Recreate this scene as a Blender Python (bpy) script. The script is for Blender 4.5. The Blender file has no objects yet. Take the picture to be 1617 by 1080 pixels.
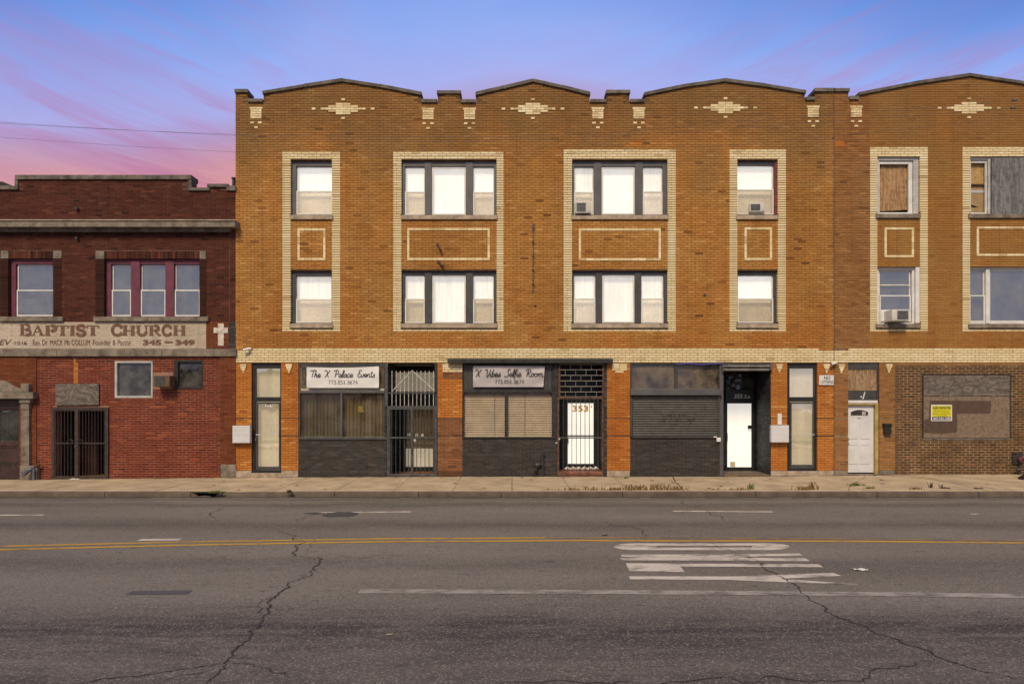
import bpy, bmesh, math, random
import numpy as np
from mathutils import Vector
R = math.radians
rnd = random.Random(7)
C = bpy.context.scene.collection
S = bpy.context.scene

# ------------------------------------------------------------------ camera, sky, sun, exposure
CAM_D, CAM_H, F, VPX, HOR = 19.0, 1.95, 1064.0, 808.5, 643.0
cam = bpy.data.cameras.new('camera'); camo = bpy.data.objects.new('camera', cam); C.objects.link(camo)
camo.location = (0, -CAM_D, CAM_H); camo.rotation_euler = (R(90), 0, 0)
cam.sensor_width = 36; cam.lens = F / 1617 * 36; cam.shift_y = (HOR - 540) / 1617
cam.clip_end = 3000
S.camera = camo
S.view_settings.view_transform = 'Standard'; S.view_settings.look = 'None'
S.view_settings.gamma = 1; S.view_settings.use_curve_mapping = False
S.view_settings.exposure = 1.15
SUN_EL, SUN_AZ = R(46), R(-16)          # azimuth measured from straight behind the camera
sun = bpy.data.lights.new('sun', 'SUN'); sun.energy = 1.5; sun.angle = R(15); sun.color = (1.0, 0.82, 0.55)
suno = bpy.data.objects.new('sun', sun); C.objects.link(suno)
sd = Vector((math.sin(SUN_AZ) * math.cos(SUN_EL), -math.cos(SUN_AZ) * math.cos(SUN_EL), math.sin(SUN_EL)))
suno.rotation_euler = sd.to_track_quat('Z', 'Y').to_euler()
suno.location = (0, -30, 40)

def lin(r, g, b):
    f = lambda c: (c / 255 / 12.92) if c / 255 <= .04045 else ((c / 255 + .055) / 1.055) ** 2.4
    return (f(r), f(g), f(b), 1.0)

def N(nt, typ, ins=None, **kw):
    n = nt.nodes.new(typ)
    for k, v in kw.items(): setattr(n, k, v)
    for k, v in (ins or {}).items():
        if hasattr(v, 'is_output') or isinstance(v, bpy.types.NodeSocket): nt.links.new(v, n.inputs[k])
        else: n.inputs[k].default_value = v
    return n
def noise(nt, vec, scale, detail=4, rough=.55, dist=0.0):
    return N(nt, 'ShaderNodeTexNoise', {'Vector': vec, 'Scale': scale, 'Detail': detail, 'Roughness': rough, 'Distortion': dist}).outputs['Fac']
def ramp(nt, fac, stops):
    n = N(nt, 'ShaderNodeValToRGB', {'Fac': fac}); e = n.color_ramp.elements
    while len(e) < len(stops): e.new(.5)
    for i, (p, c) in enumerate(stops):
        e[i].position = p; e[i].color = c if len(c) == 4 else (*c, 1)
    return n.outputs['Color']
def mix(nt, fac, a, b, mode='MIX'):
    n = nt.nodes.new('ShaderNodeMix'); n.data_type = 'RGBA'; n.blend_type = mode
    for s, v in ((n.inputs[0], fac), (n.inputs[6], a), (n.inputs[7], b)):
        if isinstance(v, bpy.types.NodeSocket): nt.links.new(v, s)
        else: s.default_value = v
    return n.outputs[2]
def mth(nt, op, a, b=0.0, clamp=False):
    n = nt.nodes.new('ShaderNodeMath'); n.operation = op; n.use_clamp = clamp
    for s, v in ((n.inputs[0], a), (n.inputs[1], b)):
        if isinstance(v, bpy.types.NodeSocket): nt.links.new(v, s)
        else: s.default_value = v
    return n.outputs[0]
def mrange(nt, v, a, b, c=0.0, d=1.0):
    return N(nt, 'ShaderNodeMapRange', {'Value': v, 'From Min': a, 'From Max': b, 'To Min': c, 'To Max': d}).outputs['Result']
def mapping(nt, vec, scale=(1, 1, 1), rot=(0, 0, 0), loc=(0, 0, 0)):
    return N(nt, 'ShaderNodeMapping', {'Vector': vec, 'Scale': scale, 'Rotation': rot, 'Location': loc}).outputs['Vector']

w = bpy.data.worlds.new('World'); S.world = w; w.use_nodes = True
nt = w.node_tree; nt.nodes.clear()
tc = N(nt, 'ShaderNodeTexCoord').outputs['Generated']
sep = N(nt, 'ShaderNodeSeparateXYZ', {'Vector': tc})
X_, Y_, Z_ = sep.outputs
hor2 = mth(nt, 'ADD', mth(nt, 'MULTIPLY', X_, X_), mth(nt, 'MULTIPLY', Y_, Y_))
nx2 = mth(nt, 'DIVIDE', mth(nt, 'MULTIPLY', X_, X_), mth(nt, 'ADD', hor2, 1e-4))
warp = noise(nt, mapping(nt, tc, (2.2, 2.2, 5)), 1.3, 3)
t = mth(nt, 'MULTIPLY', Z_, mth(nt, 'ADD', mth(nt, 'MULTIPLY', nx2, .85), 1.0))
t = mth(nt, 'ADD', t, mrange(nt, warp, .3, .7, -.02, .02))
t = mth(nt, 'ADD', t, mth(nt, 'MULTIPLY', mth(nt, 'MAXIMUM', mth(nt, 'MULTIPLY', Y_, -1.0), 0.0), .42))   # the afterglow is on the far side; behind the camera the sky is pale blue
grad = ramp(nt, t, [(0.0, lin(214, 140, 118)), (.31, lin(238, 164, 138)), (.355, lin(218, 158, 164)), (.398, lin(184, 162, 206)),
                    (.43, lin(172, 182, 244)), (.485, lin(150, 178, 248)), (.55, lin(112, 155, 234)), (.64, lin(82, 116, 199)), (1.0, lin(52, 84, 170))])
# thin pink streaks of cloud, drawn out along the sky and tilted
absx = mth(nt, 'ABSOLUTE', X_)                         # the streaks fan out, rising to both sides
zz = mth(nt, 'SUBTRACT', Z_, mth(nt, 'MULTIPLY', absx, .24))
comb = N(nt, 'ShaderNodeCombineXYZ', {0: X_, 1: Y_, 2: zz}).outputs[0]
sv = mapping(nt, comb, (2.3, 1.6, 17.0), loc=(1.7, 0, .6))
st = noise(nt, sv, 1.7, 6, .62, 1.3)
band = mrange(nt, t, .60, .47, 0, 1)
cl = mth(nt, 'MULTIPLY', mth(nt, 'MULTIPLY', mrange(nt, st, .46, .74, 0, .62), band, True), mrange(nt, nx2, .03, .2, .12, 1))
broad = noise(nt, mapping(nt, comb, (1.2, 1, 5.5), loc=(.4, 0, 2.2)), 1.5, 5, .6, .5)
broadmix = mth(nt, 'MULTIPLY', mth(nt, 'MULTIPLY', mrange(nt, broad, .42, .70, 0, .55), band, True), mrange(nt, nx2, .04, .25, .15, 1))
grad = mix(nt, broadmix, grad, lin(190, 134, 178))
skyc = mix(nt, cl, grad, lin(190, 112, 160))
back = mth(nt, 'MULTIPLY', mth(nt, 'MULTIPLY', Y_, -1.0), 1.5, True)
skyc = mix(nt, mth(nt, 'MULTIPLY', back, .75), skyc, lin(206, 200, 204))
nish = N(nt, 'ShaderNodeTexSky', sky_type='NISHITA', sun_disc=False, sun_elevation=SUN_EL, sun_rotation=R(180) + SUN_AZ)
nis = mix(nt, 1.0, nish.outputs['Color'], (.1, .1, .1, 1), 'MULTIPLY')
final = mix(nt, .94, nis, skyc)
bg = N(nt, 'ShaderNodeBackground', {'Color': final, 'Strength': 0.45})
nt.links.new(bg.outputs[0], N(nt, 'ShaderNodeOutputWorld').inputs['Surface'])

# ------------------------------------------------------------------ units: the facade plane is y = 0, 56 photo pixels to the metre
PPM = 56.0
fx = lambda p: (p - VPX) / PPM
fz = lambda p: (752.2 - p) / PPM
def P(px, py, y=0.0):                      # a photo pixel as (X, Z) on the plane y
    k = (CAM_D + y) / CAM_D / PPM
    return ((px - VPX) * k, CAM_H + (HOR - py) * k)
ROAD_Z = -0.17
def G(px, py, z=ROAD_Z):                   # a photo pixel on the road surface
    d = (CAM_H - z) * F / (py - HOR)
    return ((px - VPX) / F * d, -CAM_D + d)

# ------------------------------------------------------------------ object helpers
WL = {}
class MB:
    def __init__(s): s.v = []; s.f = []; s.mi = []; s.t = []
    def face(s, pts, mi=0, t=.5):
        b = len(s.v); s.v += [tuple(p) for p in pts]; s.f.append(tuple(range(b, b + len(pts)))); s.mi.append(mi); s.t.append(t)
    def box(s, x0, x1, y0, y1, z0, z1, mi=0, t=.5):
        b = len(s.v)
        s.v += [(x0, y0, z0), (x1, y0, z0), (x1, y1, z0), (x0, y1, z0), (x0, y0, z1), (x1, y0, z1), (x1, y1, z1), (x0, y1, z1)]
        for q in ((0, 3, 2, 1), (4, 5, 6, 7), (0, 1, 5, 4), (1, 2, 6, 5), (2, 3, 7, 6), (3, 0, 4, 7)):
            s.f.append(tuple(b + i for i in q)); s.mi.append(mi); s.t.append(t)
        return s
    def pbox(s, r, y0, y1, mi=0, t=.5, at=0.0):   # r = photo pixels x0, x1, ytop, ybottom
        a, c = P(r[0], r[3], at), P(r[1], r[2], at)
        return s.box(a[0], c[0], y0, y1, a[1], c[1], mi, t)
    def poly(s, pts, y0, y1, mi=0, t=.5):          # outline in x,z (anticlockwise seen from the front) extruded in y
        n = len(pts); b = len(s.v)
        s.v += [(p[0], y0, p[1]) for p in pts] + [(p[0], y1, p[1]) for p in pts]
        s.f.append(tuple(b + i for i in range(n))); s.f.append(tuple(b + n + i for i in reversed(range(n))))
        for i in range(n):
            j = (i + 1) % n; s.f.append((b + j, b + i, b + n + i, b + n + j))
        s.mi += [mi] * (n + 2); s.t += [t] * (n + 2)
        return s
    def path(s, pts, r, n=6, mi=0, closed_ends=True):
        pts = [Vector(p) for p in pts]; rings = []
        for i, p in enumerate(pts):
            d = (pts[min(i + 1, len(pts) - 1)] - pts[max(i - 1, 0)]).normalized()
            up = Vector((0, 0, 1)) if abs(d.z) < .9 else Vector((0, 1, 0))
            a = d.cross(up).normalized(); c = d.cross(a)
            rr = r[i] if isinstance(r, (list, tuple)) else r
            b = len(s.v)
            s.v += [tuple(p + (a * math.cos(2 * math.pi * k / n) + c * math.sin(2 * math.pi * k / n)) * rr) for k in range(n)]
            rings.append(b)
        for i in range(len(rings) - 1):
            for k in range(n):
                k2 = (k + 1) % n
                s.f.append((rings[i] + k, rings[i] + k2, rings[i + 1] + k2, rings[i + 1] + k)); s.mi.append(mi); s.t.append(.5)
        if closed_ends:
            s.f.append(tuple(rings[0] + k for k in reversed(range(n)))); s.f.append(tuple(rings[-1] + k for k in range(n)))
            s.mi += [mi] * 2; s.t += [.5] * 2
        return s
    def build(s, name, mats, parent=None, smooth=False, bevel=0, tint=False):
        me = bpy.data.meshes.new(name)
        off = WL.get(parent, Vector((0, 0, 0))) if parent is not None else Vector((0, 0, 0))
        if s.v:
            v = np.array(s.v, dtype=np.float64) - np.array(off)
            me.from_pydata(v.tolist(), [], s.f)
        mats = mats if isinstance(mats, (list, tuple)) else [mats]
        for m in mats: me.materials.append(m)
        if len(mats) > 1: me.polygons.foreach_set('material_index', s.mi)
        if tint:
            a = me.attributes.new('tint', 'FLOAT', 'FACE'); a.data.foreach_set('value', s.t)
        if smooth: me.polygons.foreach_set('use_smooth', [True] * len(me.polygons))
        bm = bmesh.new(); bm.from_mesh(me); bmesh.ops.recalc_face_normals(bm, faces=bm.faces); bm.to_mesh(me); bm.free()
        o = bpy.data.objects.new(name, me); C.objects.link(o)
        if parent is not None: o.parent = parent
        WL[o] = Vector(off)
        if bevel:
            b = o.modifiers.new('bevel', 'BEVEL'); b.width = bevel; b.segments = 2; b.limit_method = 'ANGLE'
        return o
def thing(name, label, cat, loc=(0, 0, 0), group=None):
    o = bpy.data.objects.new(name, None); C.objects.link(o); o.location = loc; o.empty_display_size = .2
    o['label'] = label; o['category'] = cat
    if group: o['group'] = group
    WL[o] = Vector(loc); return o
def tag(o, label, cat, group=None):
    o['label'] = label; o['category'] = cat
    if group: o['group'] = group
    return o
def struct(o): o['kind'] = 'structure'; return o
def pb(name, parent, mat, r, y0, y1, bevel=0, at=None):
    if at is None: at = min(0.0, y0)       # the front face carries the measured outline
    return MB().pbox(r, y0, y1, at=at).build(name, mat, parent, bevel=bevel)
def ring(m, r, t, y0, y1, mi=0):           # a rectangular frame of bars, photo pixels; t = thickness or (left, right, top, bottom)
    l, rr, tp, bt = t if isinstance(t, (tuple, list)) else (t,) * 4
    x0, x1, a, b = r
    m.pbox((x0, x1, a, a + tp), y0, y1, mi); m.pbox((x0, x1, b - bt, b), y0, y1, mi)
    m.pbox((x0, x0 + l, a + tp, b - bt), y0, y1, mi); m.pbox((x1 - rr, x1, a + tp, b - bt), y0, y1, mi)
    return m

# ------------------------------------------------------------------ materials
MT = {}
def newmat(name):
    m = bpy.data.materials.new(name); m.use_nodes = True; nt = m.node_tree; nt.nodes.clear()
    out = N(nt, 'ShaderNodeOutputMaterial'); MT[name] = m
    return m, nt, out
def pos(nt): return N(nt, 'ShaderNodeNewGeometry').outputs['Position']
def principled(nt, out, col, rough=.7, metal=0.0, bump=None, bstr=.3, bdist=.01, **ins):
    p = N(nt, 'ShaderNodeBsdfPrincipled', {'Base Color': col, 'Roughness': rough, 'Metallic': metal, **ins})
    if bump is not None:
        b = N(nt, 'ShaderNodeBump', {'Height': bump, 'Strength': bstr, 'Distance': bdist}); nt.links.new(b.outputs[0], p.inputs['Normal'])
    nt.links.new(p.outputs[0], out.inputs['Surface']); return p
def simple(name, col, rough=.6, var=.25, scale=6.0, metal=0.0, bump=.2, col2=None, spec=.5, streak=1.0):
    """paint, stone or metal with mottling, dirt and light relief"""
    m, nt, out = newmat(name); v = pos(nt)
    n1 = noise(nt, mapping(nt, v, (1, 1, streak)), scale, 6, .6); n2 = noise(nt, v, scale * 9, 3)
    c2 = col2 or tuple(c * (1 - var * 1.6) for c in col[:3])
    c1 = tuple(min(1, c * (1 + var * .5)) for c in col[:3])
    c = mix(nt, mrange(nt, n1, .3, .7), (*c2[:3], 1), (*c1, 1))
    c = mix(nt, var * .6, c, mix(nt, n2, (.2, .2, .2, 1), (1, 1, 1, 1)), 'MULTIPLY')
    principled(nt, out, c, rough, metal, n2 if bump else None, bump, .004, **{'Specular IOR Level': spec}); return m
def brickmat(name, stops, stain=(.5, .42, .35), stain_amt=.45, rough=.88, speck=.25, soot=.35, big=.6, top=0.0, hue=1.0):
    m, nt, out = newmat(name); v = pos(nt)
    a = N(nt, 'ShaderNodeAttribute', attribute_name='tint', attribute_type='GEOMETRY').outputs['Fac']
    c = ramp(nt, a, stops)
    n1 = noise(nt, mapping(nt, v, (1, 1, .55)), big, 5, .6)                  # broad weathering
    c = mix(nt, mrange(nt, n1, .42, .72, 0, stain_amt), c, mix(nt, 1, c, (*stain, 1), 'MULTIPLY'))
    n4 = noise(nt, mapping(nt, v, (1, 1, .8), loc=(11, 0, 4)), .75, 6, .62)
    c = mix(nt, mrange(nt, n4, .36, .60, .55 * hue, 0), c, mix(nt, 1, c, (1.02, .80, .62, 1), 'MULTIPLY'))
    c = mix(nt, mrange(nt, n4, .50, .72, 0, .6 * hue), c, mix(nt, 1, c, (1.16, 1.22, 1.25, 1), 'MULTIPLY'))
    n3 = noise(nt, mapping(nt, v, (2.2, 1, 14), loc=(3, 1, 7)), 1.1, 4, .65)  # runs of darker courses
    c = mix(nt, mrange(nt, n3, .50, .72, 0, soot), c, mix(nt, 1, c, (.38, .34, .32, 1), 'MULTIPLY'))
    streaks = noise(nt, mapping(nt, v, (5.5, 1, .22), loc=(2, 0, 9)), 1.0, 5, .6)   # water streaks
    c = mix(nt, mrange(nt, streaks, .54, .74, 0, .42), c, mix(nt, 1, c, (.48, .44, .42, 1), 'MULTIPLY'))
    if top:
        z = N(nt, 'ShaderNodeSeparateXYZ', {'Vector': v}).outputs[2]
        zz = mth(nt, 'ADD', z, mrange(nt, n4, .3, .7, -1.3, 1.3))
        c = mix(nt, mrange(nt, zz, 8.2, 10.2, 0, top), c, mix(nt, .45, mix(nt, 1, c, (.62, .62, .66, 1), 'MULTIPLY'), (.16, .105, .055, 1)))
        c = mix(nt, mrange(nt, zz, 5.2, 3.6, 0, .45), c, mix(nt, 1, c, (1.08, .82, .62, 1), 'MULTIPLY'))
    n2 = noise(nt, v, 42, 4, .7)
    c = mix(nt, speck, c, mix(nt, mrange(nt, n2, .3, .7), (.35, .33, .3, 1), (1.25, 1.25, 1.25, 1)), 'MULTIPLY')
    principled(nt, out, c, rough, 0, n2, .5, .006, **{'Specular IOR Level': .25}); return m
def emis(name, col, strength, fold=0.0, fscale=30, axis=0, base=(.75, .71, .65)):
    """a blind, shade or frosted sheet with a glow added to its colour"""
    m, nt, out = newmat(name); v = pos(nt)
    sc = (1, 1, .05) if axis == 0 else (.05, 1, 1)
    n = noise(nt, mapping(nt, v, sc), fscale, 3)
    big = noise(nt, v, .9, 2)
    k = mth(nt, 'MULTIPLY', mrange(nt, n, .3, .7, 1 - fold, 1), mrange(nt, big, .3, .7, .94, 1.03))
    bc = mix(nt, 1, (*base, 1), mix(nt, mrange(nt, n, .3, .7, fold * 1.2, 0), (1, 1, 1, 1), (.5, .48, .45, 1)), 'MULTIPLY')
    p = N(nt, 'ShaderNodeBsdfPrincipled', {'Base Color': bc, 'Roughness': .8, 'Emission Color': (*col[:3], 1), 'Emission Strength': mth(nt, 'MULTIPLY', k, strength * .56)})
    nt.links.new(p.outputs[0], out.inputs['Surface']); return m
def glass(name, tint=(.9, .93, .92), refl=.12, rough=.02, dirt=.06, dirtcol=(.5, .48, .42), wave=.0):
    m, nt, out = newmat(name); v = pos(nt)
    tr = N(nt, 'ShaderNodeBsdfTransparent', {'Color': (*tint, 1)})
    gl = N(nt, 'ShaderNodeBsdfGlossy', {'Color': (.95, .97, 1, 1), 'Roughness': rough})
    if wave:
        b = N(nt, 'ShaderNodeBump', {'Height': noise(nt, v, 1.6, 2), 'Strength': wave, 'Distance': .02}); nt.links.new(b.outputs[0], gl.inputs['Normal'])
    df = N(nt, 'ShaderNodeBsdfDiffuse', {'Color': (*dirtcol, 1)})
    facing = N(nt, 'ShaderNodeLayerWeight', {'Blend': 0.5}).outputs['Facing']
    f = mth(nt, 'ADD', mth(nt, 'MULTIPLY', mth(nt, 'POWER', facing, 4.0), .9), refl + .035, True)
    m1 = N(nt, 'ShaderNodeMixShader', {0: f, 1: tr.outputs[0], 2: gl.outputs[0]})
    d = mth(nt, 'MULTIPLY', mrange(nt, noise(nt, v, 2.5, 6, .65), .35, .75), dirt * 2)
    m2 = N(nt, 'ShaderNodeMixShader', {0: d, 1: m1.outputs[0], 2: df.outputs[0]})
    nt.links.new(m2.outputs[0], out.inputs['Surface']); return m
def wood(name, a, b, c, sx=5.0, sz=.9, dist=2.2, rough=.85):
    m, nt, out = newmat(name); v = pos(nt)
    n = noise(nt, mapping(nt, v, (sx, 1, sz)), 1.1, 2, .5, dist); n2 = noise(nt, mapping(nt, v, (1, 1, 1)), 9, 5, .7)
    ringy = mth(nt, 'PINGPONG', mth(nt, 'MULTIPLY', n, 9.0), 1.0)
    c1 = ramp(nt, ringy, [(0, a), (.45, b), (1, c)])
    c1 = mix(nt, mrange(nt, n2, .48, .7, 0, .7), c1, (*[x * .5 for x in a[:3]], 1))
    principled(nt, out, c1, rough, 0, n2, .3, .004); return m

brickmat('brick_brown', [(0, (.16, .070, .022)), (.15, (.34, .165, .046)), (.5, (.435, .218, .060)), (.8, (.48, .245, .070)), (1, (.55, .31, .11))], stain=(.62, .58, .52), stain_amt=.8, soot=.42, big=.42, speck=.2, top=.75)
brickmat('brick_orange', [(0, (.30, .11, .025)), (.3, (.44, .165, .034)), (.75, (.53, .215, .045)), (1, (.60, .32, .10))], stain=(.62, .5, .42), soot=.25, stain_amt=.5)
brickmat('brick_cream', [(0, (.52, .41, .23)), (.25, (.70, .59, .35)), (.7, (.78, .68, .44)), (1, (.84, .77, .56))], stain=(.85, .76, .6), soot=.12, stain_amt=.35, speck=.16, hue=.45)
brickmat('brick_stained', [(0, (.12, .055, .028)), (.4, (.22, .10, .05)), (1, (.34, .16, .075))], stain=(.6, .55, .5))
brickmat('brick_maroon', [(0, (.028, .009, .007)), (.35, (.070, .018, .012)), (.75, (.105, .028, .017)), (1, (.15, .05, .03))], stain=(.5, .5, .5), soot=.45)
brickmat('brick_maroon_dark', [(0, (.03, .011, .009)), (1, (.075, .026, .018))], soot=.3)
brickmat('brick_red', [(0, (.06, .013, .010)), (.3, (.135, .022, .012)), (.75, (.19, .033, .015)), (1, (.31, .075, .028))], stain=(.6, .5, .5), soot=.25)
brickmat('brick_rust', [(0, (.11, .03, .014)), (.5, (.16, .048, .02)), (1, (.21, .075, .032))], stain=(.55, .5, .45), soot=.35)
brickmat('brick_white_paint', [(0, (.42, .36, .29)), (.3, (.52, .46, .38)), (1, (.60, .54, .46))], stain=(.72, .62, .5), stain_amt=.6, soot=.3, speck=.35, hue=.3)
brickmat('brick_black_paint', [(0, (.021, .022, .025)), (.6, (.036, .038, .042)), (1, (.060, .062, .066))], stain=(1.5, 1.48, 1.45), soot=.2, rough=.6, hue=0.0)
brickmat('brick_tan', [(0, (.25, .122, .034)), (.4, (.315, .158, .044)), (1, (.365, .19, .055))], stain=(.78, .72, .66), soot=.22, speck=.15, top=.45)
brickmat('brick_tan_rough', [(0, (.15, .07, .03)), (.35, (.27, .125, .042)), (1, (.40, .20, .07))], stain=(.72, .64, .56))
brickmat('brick_dark_brown', [(0, (.045, .026, .016)), (.5, (.095, .050, .027)), (.85, (.14, .068, .032)), (1, (.19, .085, .036))], stain=(.75, .7, .6), soot=.2)
simple('mortar_brown', (.17, .088, .034), .95, .35, 3)
simple('mortar_orange', (.16, .07, .028), .95, .3, 3)
simple('mortar_maroon', (.155, .08, .055), .95, .4, 3)
simple('mortar_pink', (.34, .185, .13), .95, .3, 2)
simple('mortar_tan', (.24, .15, .075), .95, .3, 3)
simple('mortar_light', (.34, .235, .125), .95, .4, 2)
simple('mortar_white', (.46, .40, .33), .95, .3, 3)
simple('limestone', (.46, .37, .28), .85, .3, 5)
simple('limestone_grey', (.26, .22, .175), .9, .4, 4)
simple('coping_stone', (.20, .175, .15), .9, .45, 4)
simple('coping_dark', (.16, .14, .12), .9, .4, 4)
simple('concrete_walk', (.48, .385, .255), .92, .4, 1.6, col2=(.33, .255, .165, 1))
simple('concrete_kerb', (.125, .098, .073), .92, .45, 3, col2=(.075, .058, .044, 1), streak=.3)
simple('joint_dirt_foot_shade', (.045, .034, .024), .95, .4, 6)
simple('paint_charcoal', (.060, .060, .062), .5, .25, 4)
simple('paint_slate', (.100, .098, .104), .5, .2, 3)
simple('paint_black', (.020, .020, .021), .45, .35, 5)
simple('paint_black_worn', (.035, .034, .033), .6, .7, 7)
simple('gate_metal', (.085, .088, .09), .5, .35, 9)
simple('gate_brown', (.055, .036, .030), .6, .35, 9)
simple('gate_rust', (.13, .062, .040), .7, .5, 9)
simple('bar_pale', (.74, .71, .64), .5, .3, 9)
simple('vinyl_white', (.74, .73, .70), .45, .1, 4)
simple('vinyl_grey', (.50, .50, .51), .5, .2, 4)
simple('paint_white', (.72, .72, .72), .5, .12, 4)
simple('door_white', (.66, .67, .70), .5, .1, 3)
simple('paint_magenta', (.155, .030, .062), .6, .25, 5)
simple('paint_red', (.26, .03, .02), .6, .5, 9)
simple('paint_ochre', (.45, .33, .12), .7, .25, 5)
simple('banner_white', (.72, .72, .72), .6, .06, 2)
simple('banner_pink', (.46, .43, .45), .6, .10, 2)
simple('ink_black', (.014, .014, .015), .7, .2, 9)
simple('ink_grey', (.10, .10, .10), .7, .2, 9)
simple('ink_maroon', (.105, .038, .026), .9, .5, 12, col2=(.22, .14, .10, 1))
simple('ink_dim', (.085, .05, .042), .9, .5, 12, col2=(.22, .15, .11, 1))
simple('ink_white', (.75, .73, .68), .7, .15, 9)
simple('paint_cross', (.70, .63, .56), .9, .3, 9)
simple('ink_gold', (.70, .40, .03), .6, .1, 9)
simple('sign_yellow', (.62, .58, .01), .5, .1, 5)
simple('sign_navy', (.02, .02, .10), .5, .1, 5)
simple('locker_grey', (.62, .63, .66), .45, .08, 3)
simple('galvanised', (.30, .31, .32), .4, .3, 9, metal=.6)
simple('pipe_dark', (.045, .042, .040), .6, .4, 9)
simple('pipe_rust', (.10, .045, .022), .8, .5, 12)
simple('standpipe_red', (.22, .055, .06), .6, .3, 9)
simple('standpipe_blue', (.13, .15, .18), .5, .4, 9)
simple('tile_red', (.28, .105, .06), .7, .45, 5)
simple('step_mat', (.20, .15, .12), .9, .5, 12)
simple('ac_beige', (.62, .61, .58), .5, .15, 4)
simple('ac_brown', (.15, .085, .05), .6, .35, 6)
simple('ac_grille', (.11, .11, .11), .6, .3, 20)
simple('shutter_metal', (.115, .112, .106), .42, .2, 5, metal=.3)
simple('shutter_grey', (.26, .25, .24), .45, .25, 4, metal=.4)
simple('wall_inside', (.05, .046, .042), .9, .3, 3)
simple('wall_cream', (.62, .56, .42), .8, .15, 2)
simple('curtain_brown', (.27, .20, .105), .9, .35, 3, streak=.15)
simple('curtain_dark', (.19, .155, .07), .9, .35, 3, streak=.15)
simple('blind_tan', (.56, .44, .31), .6, .12, 3)
simple('roof_tar', (.04, .04, .042), .9, .4, 2)
simple('door_brown', (.060, .030, .026), .5, .35, 5)
simple('door_maroon', (.045, .012, .012), .5, .3, 4)
simple('paper_white', (.72, .70, .68), .8, .15, 9)
simple('paper_yellow', (.45, .33, .05), .8, .15, 9)
simple('tape_blue', (.05, .055, .30), .6, .2, 9)
simple('iron_black', (.016, .017, .018), .5, .3, 8)
simple('weed_dry', (.20, .12, .04), .9, .4, 20)
simple('weed_green', (.10, .14, .025), .9, .4, 20)
simple('weed_dark', (.05, .038, .025), .9, .4, 20)
simple('leaf_pale', (.46, .40, .26), .9, .2, 20)
simple('lawn_green', (.085, .15, .028), .95, .5, 3)
simple('leaf_green', (.05, .085, .02), .9, .5, 3)
simple('bark', (.09, .065, .045), .95, .4, 5)
simple('render_pale', (.62, .56, .44), .9, .15, 1)
simple('ground_soil', (.16, .135, .10), .95, .4, .5)
simple('wire_black', (.11, .10, .11), .6, .1, 9)
simple('moss', (.055, .065, .02), .95, .6, 14)
simple('tar_black', (.040, .036, .032), .8, .3, 8)
simple('gutter_grime', (.075, .062, .048), .95, .5, 9)
simple('void_black', (.004, .004, .004), .9, 0, 3)
wood('plywood_grey', (.085, .070, .062, 1), (.14, .118, .105, 1), (.20, .17, .15, 1), 1.4, 4.5, 1.6)
wood('plywood_slate', (.10, .10, .11, 1), (.15, .15, .16, 1), (.21, .21, .22, 1), 5, .8, 1.2)
wood('plywood_warm', (.26, .14, .065, 1), (.36, .22, .11, 1), (.44, .28, .15, 1), 7, .6, 1.0)
wood('plywood_tan', (.20, .12, .065, 1), (.28, .18, .10, 1), (.36, .25, .15, 1), 6, .8, 1.4)
wood('osb', (.30, .18, .06, 1), (.42, .27, .10, 1), (.52, .36, .16, 1), 9, 9, 3)
wood('osb_grey', (.135, .092, .060, 1), (.19, .14, .10, 1), (.26, .20, .15, 1), 7, 7, 3)
simple('paint_brown_patch', (.095, .058, .042), .8, .2, 6)
simple('cardboard', (.36, .24, .12), .9, .15, 5)
# shades and curtains with an added glow standing in for bright reflected sky
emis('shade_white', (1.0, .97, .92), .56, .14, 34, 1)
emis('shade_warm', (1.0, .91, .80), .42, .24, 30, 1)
emis('curtain_glow', (1.0, .96, .90), .50, .22, 22)
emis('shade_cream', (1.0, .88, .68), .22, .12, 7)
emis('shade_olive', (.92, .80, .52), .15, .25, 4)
emis('panel_glow', (1.0, .97, .90), .50, .06, 3)  # added glow that brightens the white door leaves
emis('pane_gold', (1.0, .82, .48), .34, .35, 3)  # added glow for the bright reflections in the glazed end doors
emis('reflected_sky_blue', (.62, .68, .75), .03, .3, 9, base=(.26, .29, .33))  # blue-grey glow painted in for sky reflected in the panes
simple('shade_grey', (.38, .42, .46), .8, .15, 2)
glass('glass_entry', (.97, .96, .93), .16, .02, .05, (.45, .40, .3), .12); glass('glass_clear', tint=(.985, .985, .98), refl=.02, dirt=.025); glass('glass_store', (.97, .965, .94), .07, .03, .06, (.35, .31, .24), .15)
glass('glass_dull', (.62, .56, .46), .05, .12, .35, (.30, .24, .17), .3); glass('glass_mirror', (.6, .62, .64), .17, .02, .10, wave=.25)
glass('glass_dark', (.35, .38, .42), .03, .03, .10)
glass('insect_screen', (.94, .91, .86), .0, .5, .12, (.62, .56, .48))

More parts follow.
